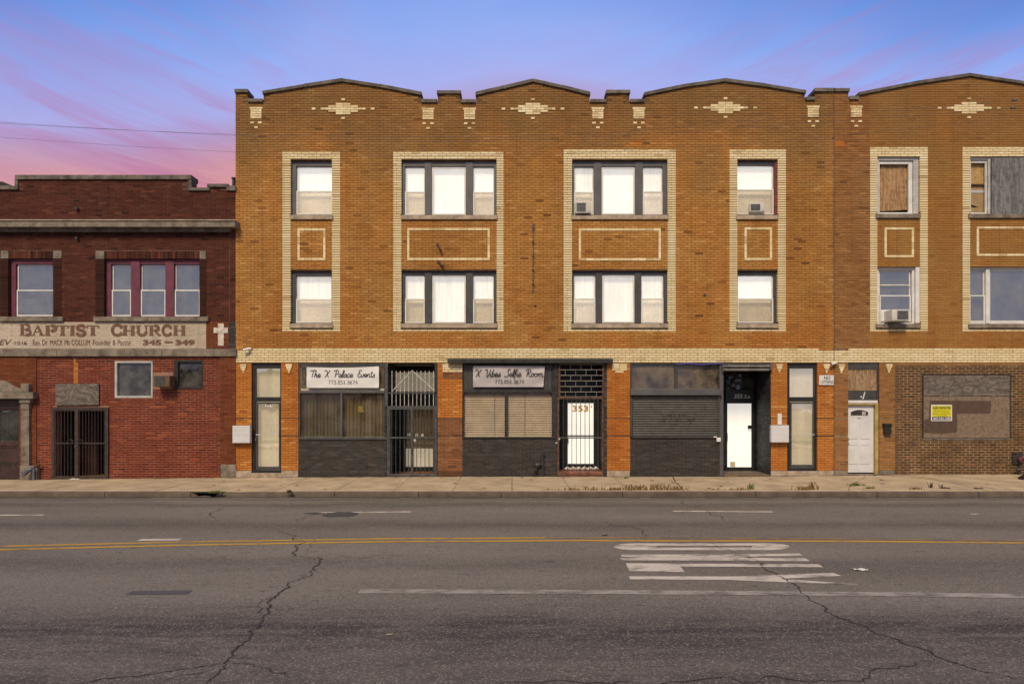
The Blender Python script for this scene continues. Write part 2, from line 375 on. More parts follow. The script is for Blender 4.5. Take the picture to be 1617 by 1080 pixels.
def asphalt():
    m, nt, out = newmat('asphalt'); v = pos(nt)
    sp = N(nt, 'ShaderNodeSeparateXYZ', {'Vector': v}); y = sp.outputs[1]
    n1 = noise(nt, mapping(nt, v, (.22, .8, 1)), .8, 6, .6)
    c = mix(nt, mrange(nt, n1, .3, .7), (.136, .123, .103, 1), (.198, .181, .157, 1))
    wob = mth(nt, 'ADD', y, mrange(nt, noise(nt, v, .6, 3), .2, .8, -.25, .25))
    def bnd(c0, wd, amt, tex=None):        # oil and rubber worn into the lanes; the nearest band paints in vignetting
        d = mth(nt, 'ABSOLUTE', mth(nt, 'SUBTRACT', wob, c0))
        b = mrange(nt, d, 0, wd, amt, 0)
        return b
    nb = noise(nt, mapping(nt, v, (.6, 3.5, 1)), 2.2, 6, .7)
    tot = mth(nt, 'ADD', mth(nt, 'ADD', bnd(-4.35, .5, .60), bnd(-6.85, .75, .62)), mth(nt, 'ADD', bnd(-12.55, .95, 1.0), mth(nt, 'ADD', bnd(-9.9, .7, .40), mth(nt, 'ADD', bnd(-3.45, .28, .55), bnd(-14.1, 1.5, .85)))))
    tot = mth(nt, 'MULTIPLY', tot, mrange(nt, nb, .3, .62, .45, 1.1), True)
    c = mix(nt, tot, c, (.048, .043, .040, 1))
    # pitting: small dark scars drawn out along the traffic
    pit = noise(nt, mapping(nt, v, (2.0, 6, 1)), 2.4, 3, .5)
    c = mix(nt, mrange(nt, pit, .645, .70, 0, .6), c, (.045, .040, .037, 1))
    # aggregate: pale and dark stones
    vo = N(nt, 'ShaderNodeTexVoronoi', {'Vector': v, 'Scale': 75.0}); st = N(nt, 'ShaderNodeSeparateColor', {'Color': vo.outputs['Color']}).outputs[0]
    c = mix(nt, mrange(nt, st, .80, .98, 0, .5), c, (.34, .31, .27, 1))
    c = mix(nt, mrange(nt, st, .30, .02, 0, .55), c, (.04, .036, .033, 1))
    nf = noise(nt, v, 140, 2)
    c = mix(nt, .35, c, mix(nt, mrange(nt, nf, .3, .7), (.4, .4, .4, 1), (1.5, 1.5, 1.5, 1)), 'MULTIPLY')
    principled(nt, out, c, .88, 0, vo.outputs['Distance'], .35, .006, **{'Specular IOR Level': .3}); return m
asphalt()
def roadpaint(name, col, wear, base=(.12, .108, .096), alpha_like=.0):
    m, nt, out = newmat(name); v = pos(nt)
    n = noise(nt, mapping(nt, v, (1.2, 2.6, 1)), 2.6, 7, .7); nf = noise(nt, v, 90, 3, .7)
    f = mth(nt, 'ADD', mth(nt, 'MULTIPLY', n, .6), mth(nt, 'MULTIPLY', nf, .4))
    c = mix(nt, mrange(nt, f, wear - .05, wear + .06), (*base, 1), (*col, 1))
    c = mix(nt, .25, c, mix(nt, nf, (.5, .5, .5, 1), (1.2, 1.2, 1.2, 1)), 'MULTIPLY')
    principled(nt, out, c, .85, 0, nf, .3, .003); return m
roadpaint('road_white', (.58, .53, .45), .445); roadpaint('road_white_worn', (.33, .31, .28), .47)
roadpaint('road_yellow', (.50, .29, .03), .43); roadpaint('road_yellow_worn', (.34, .20, .05), .50)
roadpaint('road_grey_worn', (.075, .075, .078), .35, (.105, .098, .09)); roadpaint('road_patch', (.055, .055, .058), .3)

# ------------------------------------------------------------------ lettering
def catmull(pts, n=5):
    if len(pts) < 3: return list(pts)
    p = [pts[0]] + list(pts) + [pts[-1]]; out = []
    for i in range(1, len(p) - 2):
        for k in range(n):
            t = k / n; a, b, c, d = p[i - 1], p[i], p[i + 1], p[i + 2]
            out.append(tuple(.5 * (2 * b[j] + (c[j] - a[j]) * t + (2 * a[j] - 5 * b[j] + 4 * c[j] - d[j]) * t * t + (3 * b[j] - a[j] - 3 * c[j] + d[j]) * t ** 3) for j in range(len(b))))
    out.append(tuple(pts[-1])); return out
def ribbon(m, pts, y, wd, mi=0):
    n = len(pts)
    if n < 2: return
    L = []; Rr = []
    for i in range(n):
        a = pts[max(i - 1, 0)]; b = pts[min(i + 1, n - 1)]
        dx, dz = b[0] - a[0], b[1] - a[1]; l = math.hypot(dx, dz) or 1
        ww = (wd[i] if isinstance(wd, (list, tuple)) else wd) / 2
        nx, nz = -dz / l * ww, dx / l * ww
        L.append((pts[i][0] + nx, y, pts[i][1] + nz)); Rr.append((pts[i][0] - nx, y, pts[i][1] - nz))
    for i in range(n - 1): m.face((Rr[i], Rr[i + 1], L[i + 1], L[i]), mi)
SCRIPT = {
 'a': (.50, [[(.38, .38), (.24, .46), (.07, .3), (.06, .08), (.18, 0), (.34, .18), (.40, .44)], [(.40, .44), (.37, .1), (.45, 0), (.55, .09)]]),
 'c': (.43, [[(.38, .36), (.28, .46), (.1, .36), (.05, .15), (.16, 0), (.34, .05), (.46, .17)]]),
 'e': (.43, [[(.05, .17), (.28, .22), (.36, .36), (.26, .46), (.1, .36), (.05, .14), (.17, 0), (.34, .05), (.47, .18)]]),
 'h': (.50, [[(.06, 0), (.12, .5), (.2, 1.0)], [(.08, .05), (.15, .3), (.28, .46), (.36, .36), (.34, .1), (.42, 0), (.53, .1)]]),
 'i': (.22, [[(.08, .45), (.06, .1), (.13, 0), (.25, .13)], [(.12, .62), (.14, .66)]]),
 'l': (.24, [[(.0, .1), (.16, .5), (.25, .88), (.19, 1.0), (.1, .75), (.06, .12), (.14, 0), (.27, .13)]]),
 'n': (.48, [[(.06, .45), (.06, 0)], [(.07, .12), (.17, .38), (.28, .46), (.35, .34), (.34, .08), (.42, 0), (.52, .1)]]),
 'm': (.74, [[(.06, .45), (.06, 0)], [(.07, .12), (.17, .38), (.26, .46), (.32, .34), (.31, 0)], [(.32, .12), (.42, .38), (.53, .46), (.60, .34), (.59, .08), (.67, 0), (.78, .1)]]),
 't': (.30, [[(.18, .85), (.12, .1), (.19, 0), (.32, .11)], [(-.02, .55), (.33, .58)]]),
 's': (.38, [[(.0, .06), (.2, .3), (.25, .5)], [(.25, .5), (.35, .16), (.24, 0), (.05, .03)]]),
 'u': (.44, [[(.05, .45), (.06, .1), (.16, 0), (.3, .14), (.35, .45)], [(.35, .45), (.33, .1), (.4, 0), (.5, .1)]]),
 'v': (.42, [[(.02, .44), (.09, .06), (.18, 0), (.33, .2), (.33, .46), (.44, .40)]]),
 'o': (.46, [[(.26, .45), (.1, .36), (.05, .15), (.16, 0), (.33, .08), (.38, .3), (.26, .45), (.34, .36), (.50, .40)]]),
 'b': (.42, [[(.17, 1.0), (.09, .5), (.08, .08), (.2, 0), (.36, .14), (.34, .36), (.24, .44), (.13, .3)]]),
 'f': (.30, [[(.36, .88), (.27, 1.0), (.17, .8), (.1, 0), (.06, -.26)], [(-.05, .42), (.33, .46)]]),
 'T': (.52, [[(-.12, .84), (.0, .93), (.3, .96), (.66, .97)], [(.34, .96), (.26, .4), (.22, 0)]]),
 'X': (.72, [[(-.16, .86), (.04, .95), (.2, .88), (.42, .2), (.58, 0)], [(.66, .99), (.36, .5), (.06, 0)]]),
 'P': (.62, [[(.22, .93), (.19, .4), (.13, 0)], [(-.14, .84), (.1, .96), (.46, .96), (.6, .74), (.48, .5), (.2, .44)]]),
 'R': (.68, [[(.22, .93), (.19, .4), (.13, 0)], [(-.14, .84), (.1, .96), (.46, .96), (.6, .76), (.46, .54), (.22, .48)], [(.28, .5), (.44, .18), (.56, 0), (.70, .07)]]),
 'E': (.56, [[(.54, .86), (.42, .99), (.22, .9), (.2, .64), (.4, .55)], [(.4, .55), (.14, .45), (.06, .2), (.2, 0), (.42, .06), (.55, .22)]]),
 'V': (.58, [[(-.18, .86), (.04, .95), (.14, .9), (.15, .5), (.18, .06), (.27, 0), (.44, .3), (.56, .98)]]),
 'S': (.56, [[(.60, .86), (.48, 1.0), (.3, .86), (.34, .62), (.44, .36), (.34, .06), (.1, 0), (-.08, .06), (-.1, .12)]]),
 ' ': (.62, [])}
def sb(*a): return a
SERIF = {   # strokes with a width each: (points, width)
 'B': (.80, [([(.2, 0), (.2, 1)], .2), ([(.05, .97), (.5, .97)], .07), ([(.05, .03), (.5, .03)], .07), ([(.2, .53), (.5, .53)], .07), ([(.45, .97), (.64, .9), (.64, .6), (.45, .53)], .15), ([(.45, .53), (.72, .44), (.72, .12), (.45, .03)], .17)]),
 'A': (.92, [([(.46, 1), (.16, .03)], .08), ([(.44, 1), (.74, .03)], .2), ([(.26, .35), (.64, .35)], .07), ([(.0, .03), (.32, .03)], .07), ([(.55, .03), (.92, .03)], .07)]),
 'P': (.76, [([(.2, 0), (.2, 1)], .2), ([(.05, .97), (.48, .97)], .07), ([(.04, .03), (.4, .03)], .07), ([(.2, .45), (.48, .45)], .07), ([(.44, .97), (.68, .88), (.68, .54), (.44, .45)], .17)]),
 'T': (.86, [([(.43, 0), (.43, 1)], .2), ([(.04, .96), (.82, .96)], .08), ([(.24, .03), (.62, .03)], .07), ([(.05, .98), (.05, .74)], .08), ([(.81, .98), (.81, .74)], .08)]),
 'I': (.44, [([(.22, 0), (.22, 1)], .2), ([(.04, .97), (.4, .97)], .07), ([(.04, .03), (.4, .03)], .07)]),
 'S': (.70, [([(.58, .78), (.46, .98), (.2, .95), (.1, .74), (.22, .56), (.5, .45), (.6, .24), (.46, .03), (.2, .04), (.08, .25)], .17), ([(.59, .98), (.59, .68)], .06), ([(.08, .32), (.08, .02)], .06)]),
 'C': (.80, [([(.7, .7), (.52, .97), (.24, .9), (.12, .5), (.24, .1), (.52, .03), (.72, .26)], .17), ([(.70, .98), (.70, .64)], .06)]),
 'H': (.94, [([(.2, 0), (.2, 1)], .2), ([(.74, 0), (.74, 1)], .2), ([(.2, .5), (.74, .5)], .07), ([(.04, .97), (.37, .97)], .07), ([(.04, .03), (.37, .03)], .07), ([(.57, .97), (.9, .97)], .07), ([(.57, .03), (.9, .03)], .07)]),
 'U': (.90, [([(.2, 1), (.2, .3), (.32, .06), (.52, .03), (.68, .16), (.74, .36)], .17), ([(.74, .3), (.74, 1)], .09), ([(.03, .97), (.37, .97)], .07), ([(.58, .97), (.9, .97)], .07)]),
 'R': (.88, [([(.2, 0), (.2, 1)], .2), ([(.05, .97), (.48, .97)], .07), ([(.04, .03), (.38, .03)], .07), ([(.2, .5), (.48, .5)], .07), ([(.44, .97), (.66, .88), (.66, .58), (.44, .5)], .17), ([(.42, .5), (.74, .03)], .18), ([(.62, .03), (.88, .03)], .07)]),
 '1': (.5, [([(.26, 0), (.26, 1)], .13), ([(.26, 1), (.1, .84)], .06), ([(.1, .02), (.42, .02)], .05)]),
 '3': (.56, [([(.08, .8), (.26, .98), (.44, .8), (.36, .58), (.22, .52)], .09), ([(.22, .52), (.46, .4), (.46, .14), (.26, .01), (.06, .14)], .1)]),
 '4': (.56, [([(.36, 0), (.36, 1)], .1), ([(.36, 1), (.04, .3)], .06), ([(.02, .28), (.54, .28)], .07)]),
 '5': (.56, [([(.46, .97), (.14, .97)], .08), ([(.14, .97), (.11, .58), (.3, .62), (.46, .46), (.44, .14), (.24, .01), (.06, .12)], .09)]),
 '6': (.56, [([(.44, .97), (.2, .74), (.08, .36), (.14, .08), (.3, .01), (.46, .2), (.42, .46), (.26, .54), (.1, .36)], .09)]),
 '7': (.56, [([(.06, .96), (.5, .96)], .09), ([(.5, .96), (.32, .5), (.22, 0)], .09)]),
 '8': (.56, [([(.27, .53), (.1, .72), (.2, .96), (.36, .96), (.44, .74), (.27, .53), (.07, .3), (.14, .04), (.38, .03), (.47, .26), (.27, .53)], .08)]),
 '.': (.26, [([(.11, 0), (.11, .11)], .11)]), ' ': (.42, [])}
def draw_script(m, text, box, y, wd=.105, shear=.16, g=SCRIPT):
    """script lettering fitted to box = (x0, x1, z of the baseline, cap height)"""
    x0, x1, zb, h = box
    tot = sum(g[c][0] for c in text); k = (x1 - x0) / tot; x = x0
    for ch in text:
        adv, strokes = g[ch]
        for s in strokes:
            pts = [(x + (p[0] + shear * p[1]) * k, zb + p[1] * h) for p in catmull(s, 6)]
            ribbon(m, pts, y, wd * h)
        x += adv * k
def draw_serif(m, text, box, y, bold=1.0):
    x0, x1, zb, h = box
    tot = sum(SERIF[c][0] for c in text); k = (x1 - x0) / tot; x = x0
    for ch in text:
        adv, strokes = SERIF[ch]
        for j, (s, wd) in enumerate(strokes):
            pts = [(x + p[0] * k, zb + p[1] * h) for p in (catmull(s, 5) if len(s) > 2 else s)]
            vert = abs(s[0][0] - s[-1][0]) < .05
            ribbon(m, pts, y - j * .0002, wd * (k if vert or len(s) > 2 else h) * bold)
        x += adv * k
def bfont(m, text, box, y, bold=0.0, mi=0, shear=0.0):
    """plain lettering fitted to box = (x0, x1, z0, z1)"""
    cu = bpy.data.curves.new('text', 'FONT'); cu.body = text; cu.size = 1; cu.offset = bold; cu.fill_mode = 'FRONT'; cu.resolution_u = 3; cu.shear = shear
    ob = bpy.data.objects.new('text', cu); C.objects.link(ob)
    bpy.context.view_layer.update()
    me = bpy.data.meshes.new_from_object(ob.evaluated_get(bpy.context.evaluated_depsgraph_get()))
    vs = np.array([v.co[:2] for v in me.vertices])
    lo, hi = vs.min(0), vs.max(0); x0, x1, z0, z1 = box
    vs = (vs - lo) / (hi - lo) * np.array([x1 - x0, z1 - z0]) + np.array([x0, z0])
    b = len(m.v); m.v += [(a, y, c) for a, c in vs]
    for p in me.polygons:
        m.f.append(tuple(b + i for i in p.vertices)); m.mi.append(mi); m.t.append(.5)
    bpy.data.objects.remove(ob); bpy.data.curves.remove(cu); bpy.data.meshes.remove(me)
def pxbox(x0, x1, y0, y1): return (fx(x0), fx(x1), fz(y1), fz(y0))

# ------------------------------------------------------------------ brickwork (photo pixels on the facade plane)
COURSE, PITCH = 3.78, 12.0
class Bricks:
    def __init__(s, root): s.root = root; s.rows = {}        # kind -> list of (x0, x1, ztop, zbot, y, mat, tint, full)
    def add(s, kind, mat, x0, x1, a, b, y=0.0, tint=None, full=False, depth=.1):
        s.rows.setdefault(kind, []).append((fx(x0), fx(x1), fz(b), fz(a), y, mat, rnd.random() if tint is None else tint, full, depth))
    def field(s, kind, mat, r, holes=(), top=None, pitch=PITCH, course=COURSE, gx=.62, gz=.62, y=0.0, origin=0.0, bond='running', jit=.003, skew=None, depth=.1):
        x0, x1, ya, yb = r
        k0 = math.floor((ya - 100) / course) ; k1 = math.ceil((yb - 100) / course)
        for k in range(k0, k1):
            a, b = 100 + k * course, 100 + (k + 1) * course
            a2, b2 = max(a, ya), min(b, yb)
            if b2 - a2 < 1.2: continue
            iv = [(x0, x1)]
            for h in holes:
                if h[2] < b2 - .6 and h[3] > a2 + .6:
                    nv = []
                    for (p, q) in iv:
                        if h[1] <= p or h[0] >= q: nv.append((p, q)); continue
                        if h[0] > p: nv.append((p, h[0]))
                        if h[1] < q: nv.append((h[1], q))
                    iv = nv
            for (p, q) in iv:
                off = origin + (pitch / 2 if (bond == 'running' and k % 2) else 0)
                e = [p]; g = math.floor((p - off) / pitch) * pitch + off + pitch
                while g < q - .01:
                    e.append(g); g += pitch
                e.append(q)
                if len(e) > 2 and e[1] - e[0] < 2: e.pop(1)
                if len(e) > 2 and e[-1] - e[-2] < 2: e.pop(-2)
                base = rnd.gauss(0, .07)
                for i in range(len(e) - 1):
                    l, rr = e[i], e[i + 1]
                    if rr - l < 1.5: continue
                    a3 = a2 + gz / 2
                    if top:
                        lim = max(top(l + .2), top(rr - .2), top((l + rr) / 2))
                        if lim > b2 - .8: continue
                        a3 = max(a3, lim)
                    full = i not in (0, len(e) - 2) and a3 - a2 < gz
                    ti = min(1, max(0, rnd.gauss(.55, .13) + base * .8))
                    if rnd.random() < .018: ti = rnd.uniform(.02, .16)
                    if rnd.random() < .03: ti = rnd.uniform(.9, 1)
                    la = gx / 2 if i > 0 else 0; lb = gx / 2 if i < len(e) - 2 else 0
                    s.add(kind, mat, l + la, rr - lb, a3, b2 - gz / 2, y + rnd.uniform(-jit, jit), ti, full, depth)
    def finish(s):
        for kind, rows in s.rows.items():
            fulls = [i for i, q in enumerate(rows) if q[7]]
            fulls.sort(key=lambda i: rows[i][0] ** 2 + (rows[i][2] - CAM_H) ** 2)
            single = set(fulls[:300]) if len(rows) > 300 else set(range(len(rows)))
            proto = {}
            for i in single:
                x0, x1, z0, z1, y, mat, t, full, dp = rows[i]
                key = (mat, min(7, int(t * 8)), round(x1 - x0, 2), round(z1 - z0, 2))
                if key not in proto:
                    mb = MB(); hw, hh = (x1 - x0) / 2, (z1 - z0) / 2
                    mb.box(-hw, hw, 0, dp, -hh, hh, t=(key[1] + .5) / 8)
                    o = mb.build(kind, MT[mat], None, tint=True); proto[key] = o
                    me = o.data
                else:
                    o = proto[key].copy(); C.objects.link(o)
                o.parent = s.root; o.location = Vector(((x0 + x1) / 2, y, (z0 + z1) / 2)) - WL[s.root]
            rest = [q for i, q in enumerate(rows) if i not in single]
            if not rest: continue
            mats = sorted({q[5] for q in rest}); n = len(rest)
            A = np.array([q[:5] for q in rest]); D = np.array([q[8] for q in rest])
            V = np.zeros((n, 8, 3))
            xs = [0, 1, 1, 0, 0, 1, 1, 0]; ys = [0, 0, 1, 1, 0, 0, 1, 1]; zs = [2, 2, 2, 2, 3, 3, 3, 3]
            for j in range(8):
                V[:, j, 0] = A[:, xs[j]]; V[:, j, 1] = A[:, 4] + ys[j] * D; V[:, j, 2] = A[:, zs[j]]
            V -= np.array(WL[s.root])
            Fq = np.array([(0, 3, 2, 1), (4, 5, 6, 7), (0, 1, 5, 4), (1, 2, 6, 5), (3, 0, 4, 7)])
            FF = (np.arange(n)[:, None, None] * 8 + Fq[None]).reshape(-1, 4)
            me = bpy.data.meshes.new(kind + 'work')
            me.vertices.add(n * 8); me.vertices.foreach_set('co', V.reshape(-1))
            me.loops.add(len(FF) * 4); me.loops.foreach_set('vertex_index', FF.reshape(-1).astype(np.int32))
            me.polygons.add(len(FF)); me.polygons.foreach_set('loop_start', np.arange(len(FF), dtype=np.int32) * 4)
            for mm in mats: me.materials.append(MT[mm])
            me.polygons.foreach_set('material_index', np.repeat(np.array([mats.index(q[5]) for q in rest], dtype=np.int32), 5))
            at = me.attributes.new('tint', 'FLOAT', 'FACE'); at.data.foreach_set('value', np.repeat(np.array([q[6] for q in rest], dtype=np.float32), 5))
            me.polygons.foreach_set('use_smooth', np.zeros(len(FF), dtype=bool)); me.update(calc_edges=True); me.validate()
            o = bpy.data.objects.new(kind + 'work', me); C.objects.link(o); o.parent = s.root; o['kind'] = 'stuff'

def wallbody(name, root, mat, r, holes, y0=.007, y1=.4):
    """the masonry behind the bricks: its face is the mortar, its openings have real reveals"""
    x0, x1, ya, yb = r
    xs = sorted({x0, x1, *[min(max(h[i], x0), x1) for h in holes for i in (0, 1)]}); zs = sorted({ya, yb, *[min(max(h[i], ya), yb) for h in holes for i in (2, 3)]})
    m = MB(); nx, nz = len(xs) - 1, len(zs) - 1
    hole = [[any(h[0] < (xs[i] + xs[i + 1]) / 2 < h[1] and h[2] < (zs[j] + zs[j + 1]) / 2 < h[3] for h in holes) for j in range(nz)] for i in range(nx)]
    q = lambda i, j, y: (fx(xs[i]), y, fz(zs[j]))
    for i in range(nx):
        for j in range(nz):
            if hole[i][j]: continue
            m.face((q(i, j, y0), q(i + 1, j, y0), q(i + 1, j + 1, y0), q(i, j + 1, y0)))
            m.face((q(i, j, y1), q(i, j + 1, y1), q(i + 1, j + 1, y1), q(i + 1, j, y1)))
            for (di, dj, a, b) in ((-1, 0, (i, j), (i, j + 1)), (1, 0, (i + 1, j), (i + 1, j + 1)), (0, -1, (i, j), (i + 1, j)), (0, 1, (i, j + 1), (i + 1, j + 1))):
                ii, jj = i + di, j + dj
                if not (0 <= ii < nx and 0 <= jj < nz) or hole[ii][jj]:
                    m.face((q(*a, y0), q(*b, y0), q(*b, y1), q(*a, y1)))
    return m.build(name, MT[mat], root)
grow = lambda h, e=.35: (h[0] - e, h[1] + e, h[2] - e, h[3] + e)

# ------------------------------------------------------------------ ground, road, kerb, sidewalk
struct(MB().box(-1500, 1500, -1500, 1500, -1.2, -.6).build('ground', MT['ground_soil']))
road = MB(); road.box(-70, 70, -15.4, -3.13, -.5, ROAD_Z)
road = struct(road.build('road', MT['asphalt']))
def groundpoly(name, px_pts, mat, dz=.004):
    pts = [G(*p) for p in px_pts]; m = MB()
    m.face([(x, y, ROAD_Z + dz) for x, y in pts]); return m.build(name, MT[mat], road)
def groundstrip(name, px_pts, wd, mat, dz=.004, jag=0.0, sub=1):
    """a painted line or crack along a run of road points; wd in metres"""
    pts = [G(*p) for p in px_pts]
    for _ in range(sub if jag else 0):
        q = []
        for a, b in zip(pts, pts[1:]):
            l = math.hypot(b[0] - a[0], b[1] - a[1])
            q += [a, ((a[0] + b[0]) / 2 + rnd.uniform(-jag, jag) * l, (a[1] + b[1]) / 2 + rnd.uniform(-jag, jag) * l)]
        pts = q + [pts[-1]]
    m = MB(); L = []; n = len(pts)
    for i, p in enumerate(pts):
        a, b = pts[max(i - 1, 0)], pts[min(i + 1, n - 1)]
        dx, dy = b[0] - a[0], b[1] - a[1]; l = math.hypot(dx, dy) or 1
        h = wd / 2 * (rnd.uniform(.35, 1.5) * min(1, .25 + 4 * min(i, n - 1 - i) / n) if jag else 1)
        L.append(((p[0] - dy / l * h, p[1] + dx / l * h), (p[0] + dy / l * h, p[1] - dx / l * h)))
    for (a, b), (c, d) in zip(L, L[1:]):
        m.face([(b[0], b[1], ROAD_Z + dz), (d[0], d[1], ROAD_Z + dz), (c[0], c[1], ROAD_Z + dz), (a[0], a[1], ROAD_Z + dz)])
    return m.build(name, MT[mat], road)
mid1 = [(-900, 884), (-400, 873), (0, 862.5), (300, 855.5), (600, 850.8), (860, 849.2)]
mid1b = [(860, 849.2), (1100, 849.5), (1350, 851), (1617, 853.5), (2200, 859), (2700, 864)]
mid2 = [(-900, 891), (-400, 879.5), (0, 868), (300, 860.5), (600, 855.3), (900, 853.5), (1150, 853.8), (1400, 855), (1617, 857.2), (2200, 863), (2700, 868)]
groundstrip('yellow_line', mid1, .10, 'road_yellow'); groundstrip('yellow_line', mid1b, .10, 'road_yellow_worn'); groundstrip('yellow_line', mid2, .11, 'road_yellow')
for a in (((-700, 815), (68, 813.2)), ((503, 809.5), (650, 808)), ((1063, 807), (1220, 808)), ((1720, 810), (1900, 812))):
    groundstrip('lane_dash', a, .13, 'road_white')
groundstrip('lane_dash', ((220, 852.4), (285, 851.8)), .15, 'road_white')
groundstrip('lane_dash', ((203, 936), (300, 935)), .16, 'road_grey_worn')
groundstrip('edge_line', ((567, 933.5), (800, 934), (1000, 935), (1200, 936.5), (1420, 938.5), (1617, 941), (2300, 949)), .17, 'road_white_worn')
# the word ONLY painted along the lane, its letters lying on their sides to the traffic
def capsule(x0, x1, a, b, rx):
    out = []
    for k in range(9): th = math.pi / 2 + math.pi * k / 8; out.append((x0 + rx + math.cos(th) * rx, (a + b) / 2 - math.sin(th) * (b - a) / 2))
    for k in range(9): th = -math.pi / 2 + math.pi * k / 8; out.append((x1 - rx + math.cos(th) * rx, (a + b) / 2 - math.sin(th) * (b - a) / 2))
    return out
oo = capsule(969, 1247, 857.8, 868.6, 36); oi = capsule(1036, 1188, 861.6, 864.6, 3)
m = MB()
ring_o = [G(*p) for p in oo]; ring_i = [G(*p) for p in oi]
for i in range(18):
    j = (i + 1) % 18
    m.face([(*ring_o[i], ROAD_Z + .004), (*ring_o[j], ROAD_Z + .004), (*ring_i[j], ROAD_Z + .004), (*ring_i[i], ROAD_Z + .004)])
m.build('painted_letter', MT['road_white'], road)
def letter(polys):
    m = MB()
    for p in polys: m.face([(*G(*q), ROAD_Z + .004) for q in p])
    return m.build('painted_letter', MT['road_white'], road)
letter([[(981, 875.5), (1165, 875.3), (1262, 873.8), (1268, 877.5), (1165, 878.8), (1022, 880.6), (981, 879.3 - .4)],
        [(978, 881.2), (1022, 880.9), (1165, 879.1), (1180, 880.6), (1272, 881.5), (1279, 886), (1140, 885), (984, 884.7)]])
letter([[(988, 889.3), (1292, 890.8), (1300, 895.5), (1074, 894.4), (1082, 903.3), (994, 901.8)]])
letter([[(993, 910), (1165, 910.2), (1315, 904.3), (1329, 909.2), (1230, 913.9), (1356, 922.3), (1352, 923), (1225, 918.6), (1150, 915.6), (995, 914.7)]])
# cracks and tar
CR = [([(420, 830), (437, 836), (455, 843), (468, 846), (462, 850), (482, 856), (470, 864), (463, 872), (486, 880), (510, 883), (500, 893), (488, 903), (470, 916), (456, 928), (440, 940), (428, 955), (416, 972), (410, 988), (396, 1003), (384, 1018), (368, 1034), (356, 1050), (344, 1064), (328, 1082), (300, 1110)], .045),
      ([(446, 938), (425, 945), (408, 955), (404, 968), (412, 976)], .018), ([(356, 1044), (320, 1052), (270, 1060), (200, 1068), (120, 1080), (60, 1092)], .026),
      ([(366, 1048), (400, 1052), (430, 1062), (455, 1068)], .02), ([(330, 1058), (285, 1066), (230, 1082)], .016), ([(482, 850), (490, 862), (492, 872)], .02), ([(505, 873), (540, 878), (640, 877), (800, 876)], .014),
      ([(340, 820), (334, 812), (352, 803), (366, 798), (380, 796)], .035), ([(310, 818), (345, 817), (400, 815), (480, 814), (520, 811)], .018), ([(470, 824), (482, 816), (497, 812), (507, 808)], .04), ([(448, 806), (466, 800), (490, 793)], .03), ([(200, 818), (310, 819)], .014),
      ([(958, 822), (970, 830), (1000, 832), (1016, 838), (1020, 845), (1010, 850)], .03), ([(1060, 786), (1075, 794), (1090, 800), (1118, 806), (1122, 812), (1140, 818), (1160, 828)], .03),
      ([(1108, 852), (1150, 868), (1180, 880), (1204, 895), (1236, 912), (1256, 924), (1272, 940), (1296, 955), (1316, 972), (1348, 984), (1380, 998), (1412, 1008), (1440, 1020), (1474, 1033), (1520, 1050), (1560, 1062), (1620, 1076), (1700, 1090)], .036),
      ([(1462, 1030), (1474, 1044), (1440, 1052), (1405, 1056), (1375, 1070), (1365, 1076), (1300, 1074), (1200, 1076), (1100, 1074), (980, 1076), (880, 1074), (800, 1076), (700, 1084)], .022),
      ([(1320, 815), (1420, 813), (1500, 818), (1617, 816)], .018), ([(1000, 818), (1150, 815), (1320, 815)], .014), ([(1440, 818), (1500, 828), (1530, 836)], .016), ([(820, 818), (900, 818), (950, 822)], .014)]
for pts, wd in CR: groundstrip('crack', pts, wd * .44, 'tar_black', .006, .22, 3)
def disc(name, px, py, rx, mat, par=None, dz=.005, n=20, irr=0.0, ry=None):
    x, y = G(px, py); m = MB(); ry = ry or rx
    m.face([(x + rx * math.cos(2 * math.pi * k / n) * (1 + rnd.uniform(-irr, irr)), y + ry * math.sin(2 * math.pi * k / n) * (1 + rnd.uniform(-irr, irr)), ROAD_Z + dz) for k in range(n)])
    return m.build(name, MT[mat], par)
disc('tar_patch', 537, 812.2, .36, 'road_patch', road, .005, 20, .12, .33); disc('tar_patch', 497, 810.5, .22, 'road_patch', road, .0055, 14, .2, .10)

zx = [(-30, -.12), (-13.5, -.085), (-7.8, -.03), (-2, 0.0), (7, 0.0), (10.7, .055), (14.4, .07), (30, .08)]
def zfac(x):
    for (a, za), (b, zb) in zip(zx, zx[1:]):
        if a <= x <= b: return za + (zb - za) * (x - a) / (b - a)
    return zx[-1][1]
WALK_Y = -2.95
def zwalk(x, y): k = min(1, max(0, -y / 2.95)); return zfac(x) * (1 - k) + (-.05) * k
m = MB(); xs = [-24 + i * 1.0 for i in range(49)]
for a, b in zip(xs, xs[1:]): m.face([(a, WALK_Y, -.068), (b, WALK_Y, -.068), (b, .3, zfac(b) - .018), (a, .3, zfac(a) - .018)])
walk = struct(m.build('sidewalk', MT['joint_dirt_foot_shade']))
xj = -22.72
while xj < 22:
    x0, x1 = xj + .007, xj + 1.413; m = MB(); b = rnd.uniform(-.003, .003)
    tp = [(x, y, zwalk(x, y) + b + rnd.uniform(-.002, .002)) for x, y in ((x0, WALK_Y + .004), (x1, WALK_Y + .004), (x1, .02), (x0, .02))]
    m.v = tp + [(x, y, z - .1) for x, y, z in tp]; m.f = [(0, 1, 2, 3), (0, 4, 5, 1), (1, 5, 6, 2), (2, 6, 7, 3), (3, 7, 4, 0)]; m.mi = [0] * 5; m.t = [.5] * 5
    m.build('slab', MT['concrete_walk'], walk); xj += 1.42
